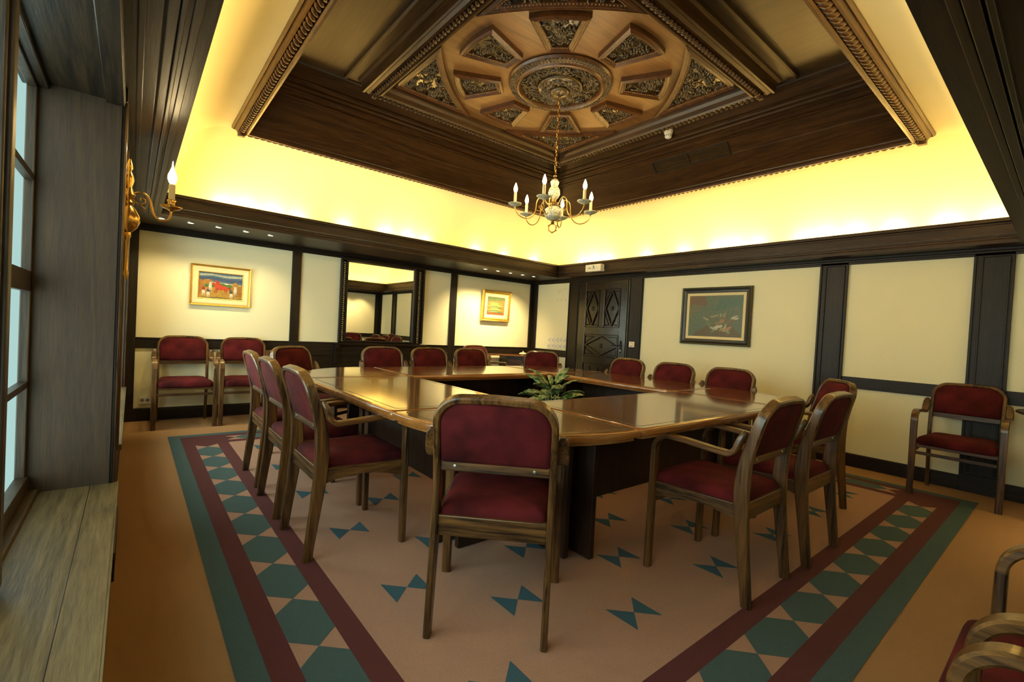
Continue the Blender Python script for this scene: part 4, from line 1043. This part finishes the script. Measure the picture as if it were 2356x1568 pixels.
def art_still(t, M, x0, x1, y0, y1):
    m = MB(); W_, H_ = x1-x0, y1-y0; U = lambda u: x0+u*W_; V = lambda v: y0+v*H_; d = [.012]
    def L(pts, col): d[0] += .00012; art_layer(m, M, [(U(a), V(b)) for a, b in pts], d[0], paint(col, .45))
    L([(0, 0), (1, 0), (1, 1), (0, 1)], (.085, .125, .085)); L([(0, .55), (.35, .78), (.30, 1), (0, 1)], (.13, .085, .045)); L([(0, .45), (.30, .75), (.1, .8), (0, .75)], (.12, .12, .06))
    L([(.15, .1), (.4, .3), (.8, .28), (1, .05), (1, 0), (.1, 0)], (.10, .085, .045)); L([(.5, .62), (.9, .75), (1, .7), (1, .95), (.6, .95)], (.06, .12, .09))
    rng = random.Random(3)
    for i in range(26):
        u, v = rng.uniform(.32, .80), rng.uniform(.12, .52); a = rng.uniform(0, 3.1)
        L(blob(u, v, rng.uniform(.05, .13), rng.uniform(.012, .030), a), rng.choice(((.12, .17, .09), (.22, .24, .14), (.09, .12, .06), (.28, .26, .17), (.16, .11, .06))))
    L(blob(.64, .38, .048, .055), (.26, .16, .08)); L(blob(.55, .33, .042, .050), (.20, .14, .06)); L(blob(.57, .24, .10, .035, .35), (.42, .42, .32)); L(blob(.50, .20, .08, .03, -.3), (.34, .36, .26))
    for k in range(7): L(blob(.62+.03*k, .16+.012*k, .022, .028), (.34, .18, .07))
    L(blob(.86, .47, .075, .028, .6), (.34, .35, .28)); L(blob(.90, .44, .05, .02, .3), (.40, .40, .32)); L(blob(.70, .22, .10, .02, 1.3), (.32, .32, .22)); L(blob(.50, .50, .09, .02, .3), (.24, .25, .16))
    m.build('canvas', t)
# local frames: far wall u -> +x, d -> -y ; right wall u -> -y, d -> -x
def farM(x, z, base=.0, lean=0.0): return lambda u, v, d: (x+u, -(base+d+lean*v), z+v)
def rightM(y, z, base=0.0): return lambda u, v, d: (-(base+d), y-u, z+v)
picture('framed_painting', 'gold-framed painting of red horses and haystacks on the far wall', farM(-4.945, 1.226, .004, .03), .573, .441, [(.022, .035, 'gold_leaf', 'frame'), (.052, .024, 'linen_slip', 'slip'), (.008, .022, 'gold_leaf', 'fillet')], art_horses)
picture('framed_painting', 'gold-framed painting of green fish at the right end of the far wall', farM(-1.128, 1.265, .010, .05), .570, .500, [(.052, .048, 'gold_leaf', 'frame'), (.055, .030, 'linen_slip', 'slip')], art_fish)
picture('framed_painting', 'large dark-framed green still life on the right wall', rightM(-2.857, 1.087, .004), .862, .694, [(.022, .034, 'olive_frame', 'frame'), (.045, .028, 'black_frame', 'inner_frame'), (.034, .018, 'linen_slip', 'slip')], art_still)

# ------------------------------------------------------------------ small fittings
def exit_sign():
    s = thing('exit_sign', 'small white emergency exit sign box on the right cornice above the door', 'sign')
    xf = CX1-.022; MB().box(xf-.035, CX1+.034, -1.715, -1.430, 2.050, 2.150, 'white_plastic').build('sign_box', s, bevel=.004)
    m = MB(); x = xf-.0356
    def q(pts, mat='exit_green'): m.add([(x, -1.430-u, 2.050+v) for u, v in pts], [tuple(range(len(pts)))], mat)
    q([(.045, .048), (.060, .058), (.060, .052), (.110, .052), (.110, .044), (.060, .044), (.060, .038)])
    # running figure
    q(blob(.150, .082, .007, .008, 0, 8)); q([(.143, .072), (.160, .074), (.165, .050), (.150, .048)])
    q([(.143, .072), (.146, .066), (.134, .058), (.126, .060)]); q([(.160, .073), (.162, .066), (.176, .062), (.178, .068)])
    q([(.150, .050), (.158, .050), (.150, .034), (.136, .022), (.132, .026), (.143, .037)]); q([(.157, .050), (.165, .050), (.172, .036), (.186, .032), (.186, .026), (.168, .030)])
    q([(.186, .050), (.235, .050), (.235, .047), (.186, .047)], 'faint_print')
    m.build('sign_symbols', s)
exit_sign()
def thermostat():
    s = thing('round_wall_control', 'white square wall control with brass ring beside the door', 'wall control')
    MB().box(-.040, -.02, -2.175, -2.090, .992, 1.068, 'white_plastic').build('plate', s, bevel=.003)
    m = MB(); m.lathe([(.026, 0), (.026, -.006), (.021, -.008)], (-.040, -2.1325, 1.03), 'brass', 24, 'x'); m.lathe([(.021, 0), (.020, -.010), (0, -.011)], (-.040, -2.1325, 1.03), 'white_plastic', 24, 'x'); m.build('dial', s)
thermostat()
def socket():
    s = thing('double_socket', 'white double wall socket low on the far wall left of the chairs', 'socket')
    MB().box(-5.335, -5.240, -.030, -.0, .178, .248, 'white_plastic').build('plate', s, bevel=.003)
    for cx in (-5.309, -5.266):
        m = MB(); m.lathe([(.018, 0), (.018, -.002), (.016, .004), (0, .004)], (cx, -.0305, .213), 'grey_plastic', 18, 'y')
        m.tube([(cx-.012, -.033, .213), (cx, -.034, .222), (cx+.012, -.033, .213)], .0018, 'ink', 5); m.build('outlet', s)
socket()
def switches():
    proto = None
    for r in range(2):
        for k in range(5):
            y = -.448-k*.088; z = 1.020-r*.098
            if proto is None:
                t = empty('light_switch'); MB().box(-.010, 0, -.037, .037, -.040, .040, 'white_plastic').build('plate', t, bevel=.002)
                m = MB(); ls = [[(-.010, -.024, -.026), (-.010, .024, -.026), (-.010, .024, .026), (-.010, -.024, .026)], [(-.013, -.022, -.024), (-.013, .022, -.024), (-.020, .022, .024), (-.020, -.022, .024)]]
                m.loops(ls, 'white_plastic'); ro = m.build('rocker', t)
                mk = MB(); mk.add([(-.0165, .004, -.010), (-.0165, -.016, -.010), (-.0172, -.016, .012)], [(0, 1, 2)], 'ink'); mk.build('mark', ro)
                proto = t
            else: t = copy_tree(proto)
            t.location = (0, y, z)
            pos = ('first', 'second', 'third', 'fourth', 'last')[k]
            tag(t, '%s white light switch from the left in the %s row by the door' % (pos, 'upper' if r == 0 else 'lower'), 'light switch', 'white light switches left of the door')
switches()
def notice():
    s = thing('wall_notice', 'faint printed evacuation notice high on the wall left of the door', 'notice')
    m = MB(); m.box(-.0015, -.0002, -.845, -.545, 1.640, 1.872, 'plaster_wall'); rng = random.Random(2)
    def ln(u0, u1, v0, v1): m.box(-.0021, -.0015, -.545-u1, -.545-u0, 1.640+v0, 1.640+v1, 'faint_print')
    ln(.02, .28, .222, .224); ln(.275, .278, .08, .224); ln(.15, .153, .10, .2); ln(.15, .22, .198, .2)
    for k in range(3):
        for j in range(4): ln(.03+.09*k, .03+.09*k+rng.uniform(.03, .06), .055-.013*j, .058-.013*j)
    for k in range(6): ln(.03+.02*k, .038+.02*k, .19-rng.uniform(0, .01), .20)
    for k in range(4): ln(.04, .04+rng.uniform(.05, .09), .175-.014*k, .178-.014*k)
    m.build('sheet', s)
notice()

# ------------------------------------------------------------------ corner cabinet and bell dish
def cabinet():
    c = thing('corner_cabinet', 'low dark corner cabinet with light brown top at the far right corner', 'cabinet')
    x0, y0 = -.90, -.60; tz = .748
    poly = [(-.03, -.03), (-.99, -.03), (-.99, -.10), (-.60, -.52), (-.42, -.66), (-.03, -.72)]
    m = MB(); m.prism(poly, tz-.020, tz, 'table_top_x'); m.build('top', c, bevel=.004)
    body = [(-.05, -.04), (-.72, -.04), (-.72, -.24), (-.54, -.44), (-.40, -.58), (-.05, -.62)]
    m = MB(); m.prism(body, .0, tz-.020, 'table_base'); m.build('body', c, bevel=.004)
    for (a, b) in ((body[2], body[3]),):
        A = Vector((*a, 0)); B = Vector((*b, 0)); u = (B-A).normalized(); n = Vector((u.y, -u.x, 0));
        if n.y > 0: n = -n
        L = (B-A).length; m = MB()
        cs = [A+u*.03+n*.001, A+u*(L-.03)+n*.001]
        m.loops([[cs[0]+Vector((0, 0, .08)), cs[1]+Vector((0, 0, .08)), cs[1]+Vector((0, 0, .68)), cs[0]+Vector((0, 0, .68))], [p+n*.018 for p in (cs[0]+Vector((0, 0, .08)), cs[1]+Vector((0, 0, .08)), cs[1]+Vector((0, 0, .68)), cs[0]+Vector((0, 0, .68)))]], 'carved_frame')
        dr = m.build('door', c, bevel=.006)
        h = MB(); k = A+u*(L-.06)+n*.022+Vector((0, 0, .42)); h.ball(k, .010, .010, .010, 'old_brass', 8, 6); h.build('knob', dr, smooth=True)
    b = thing('lidded_dish', 'small cream lidded dish with a knob on the corner cabinet', 'dish', (-.52, -.40, tz))
    m = MB(); m.lathe([(.030, 0), (.034, .004), (.055, .014), (.066, .024), (.062, .026), (0, .026)], (0, 0, 0), 'candle_sleeve', 28); m.build('bowl', b, smooth='auto')
    m = MB(); m.lathe([(.062, .026), (.056, .034), (.036, .042), (.010, .046), (.006, .052), (.010, .060), (.004, .066), (0, .066)], (0, 0, 0), 'candle_sleeve', 28); m.build('lid', b, smooth=True)
cabinet()
def side_table():
    x, y, tz = -.33, -6.09, .745
    s = thing('side_table', 'small round dark side table at the right edge of the picture', 'side table', (x, y, 0))
    m = MB(); m.lathe([(0, tz-.026), (.275, tz-.026), (.295, tz-.016), (.297, tz-.007), (.288, tz), (0, tz)], (0, 0, 0), 'table_base', 44); m.build('tabletop', s, smooth='auto')
    m = MB(); m.lathe([(.03, .10), (.035, .15), (.022, .25), (.030, .45), (.020, .60), (.045, tz-.03)], (0, 0, 0), 'table_base', 20); m.build('pedestal', s, smooth='auto')
    for k in range(3):
        a = R(120*k+30); m = MB(); m.band([(0.02*math.cos(a), .02*math.sin(a), .14), (.12*math.cos(a), .12*math.sin(a), .10), (.22*math.cos(a), .22*math.sin(a), .014)], (-math.sin(a), math.cos(a), 0), .035, .028, 'table_base'); m.build('leg', s)
side_table()
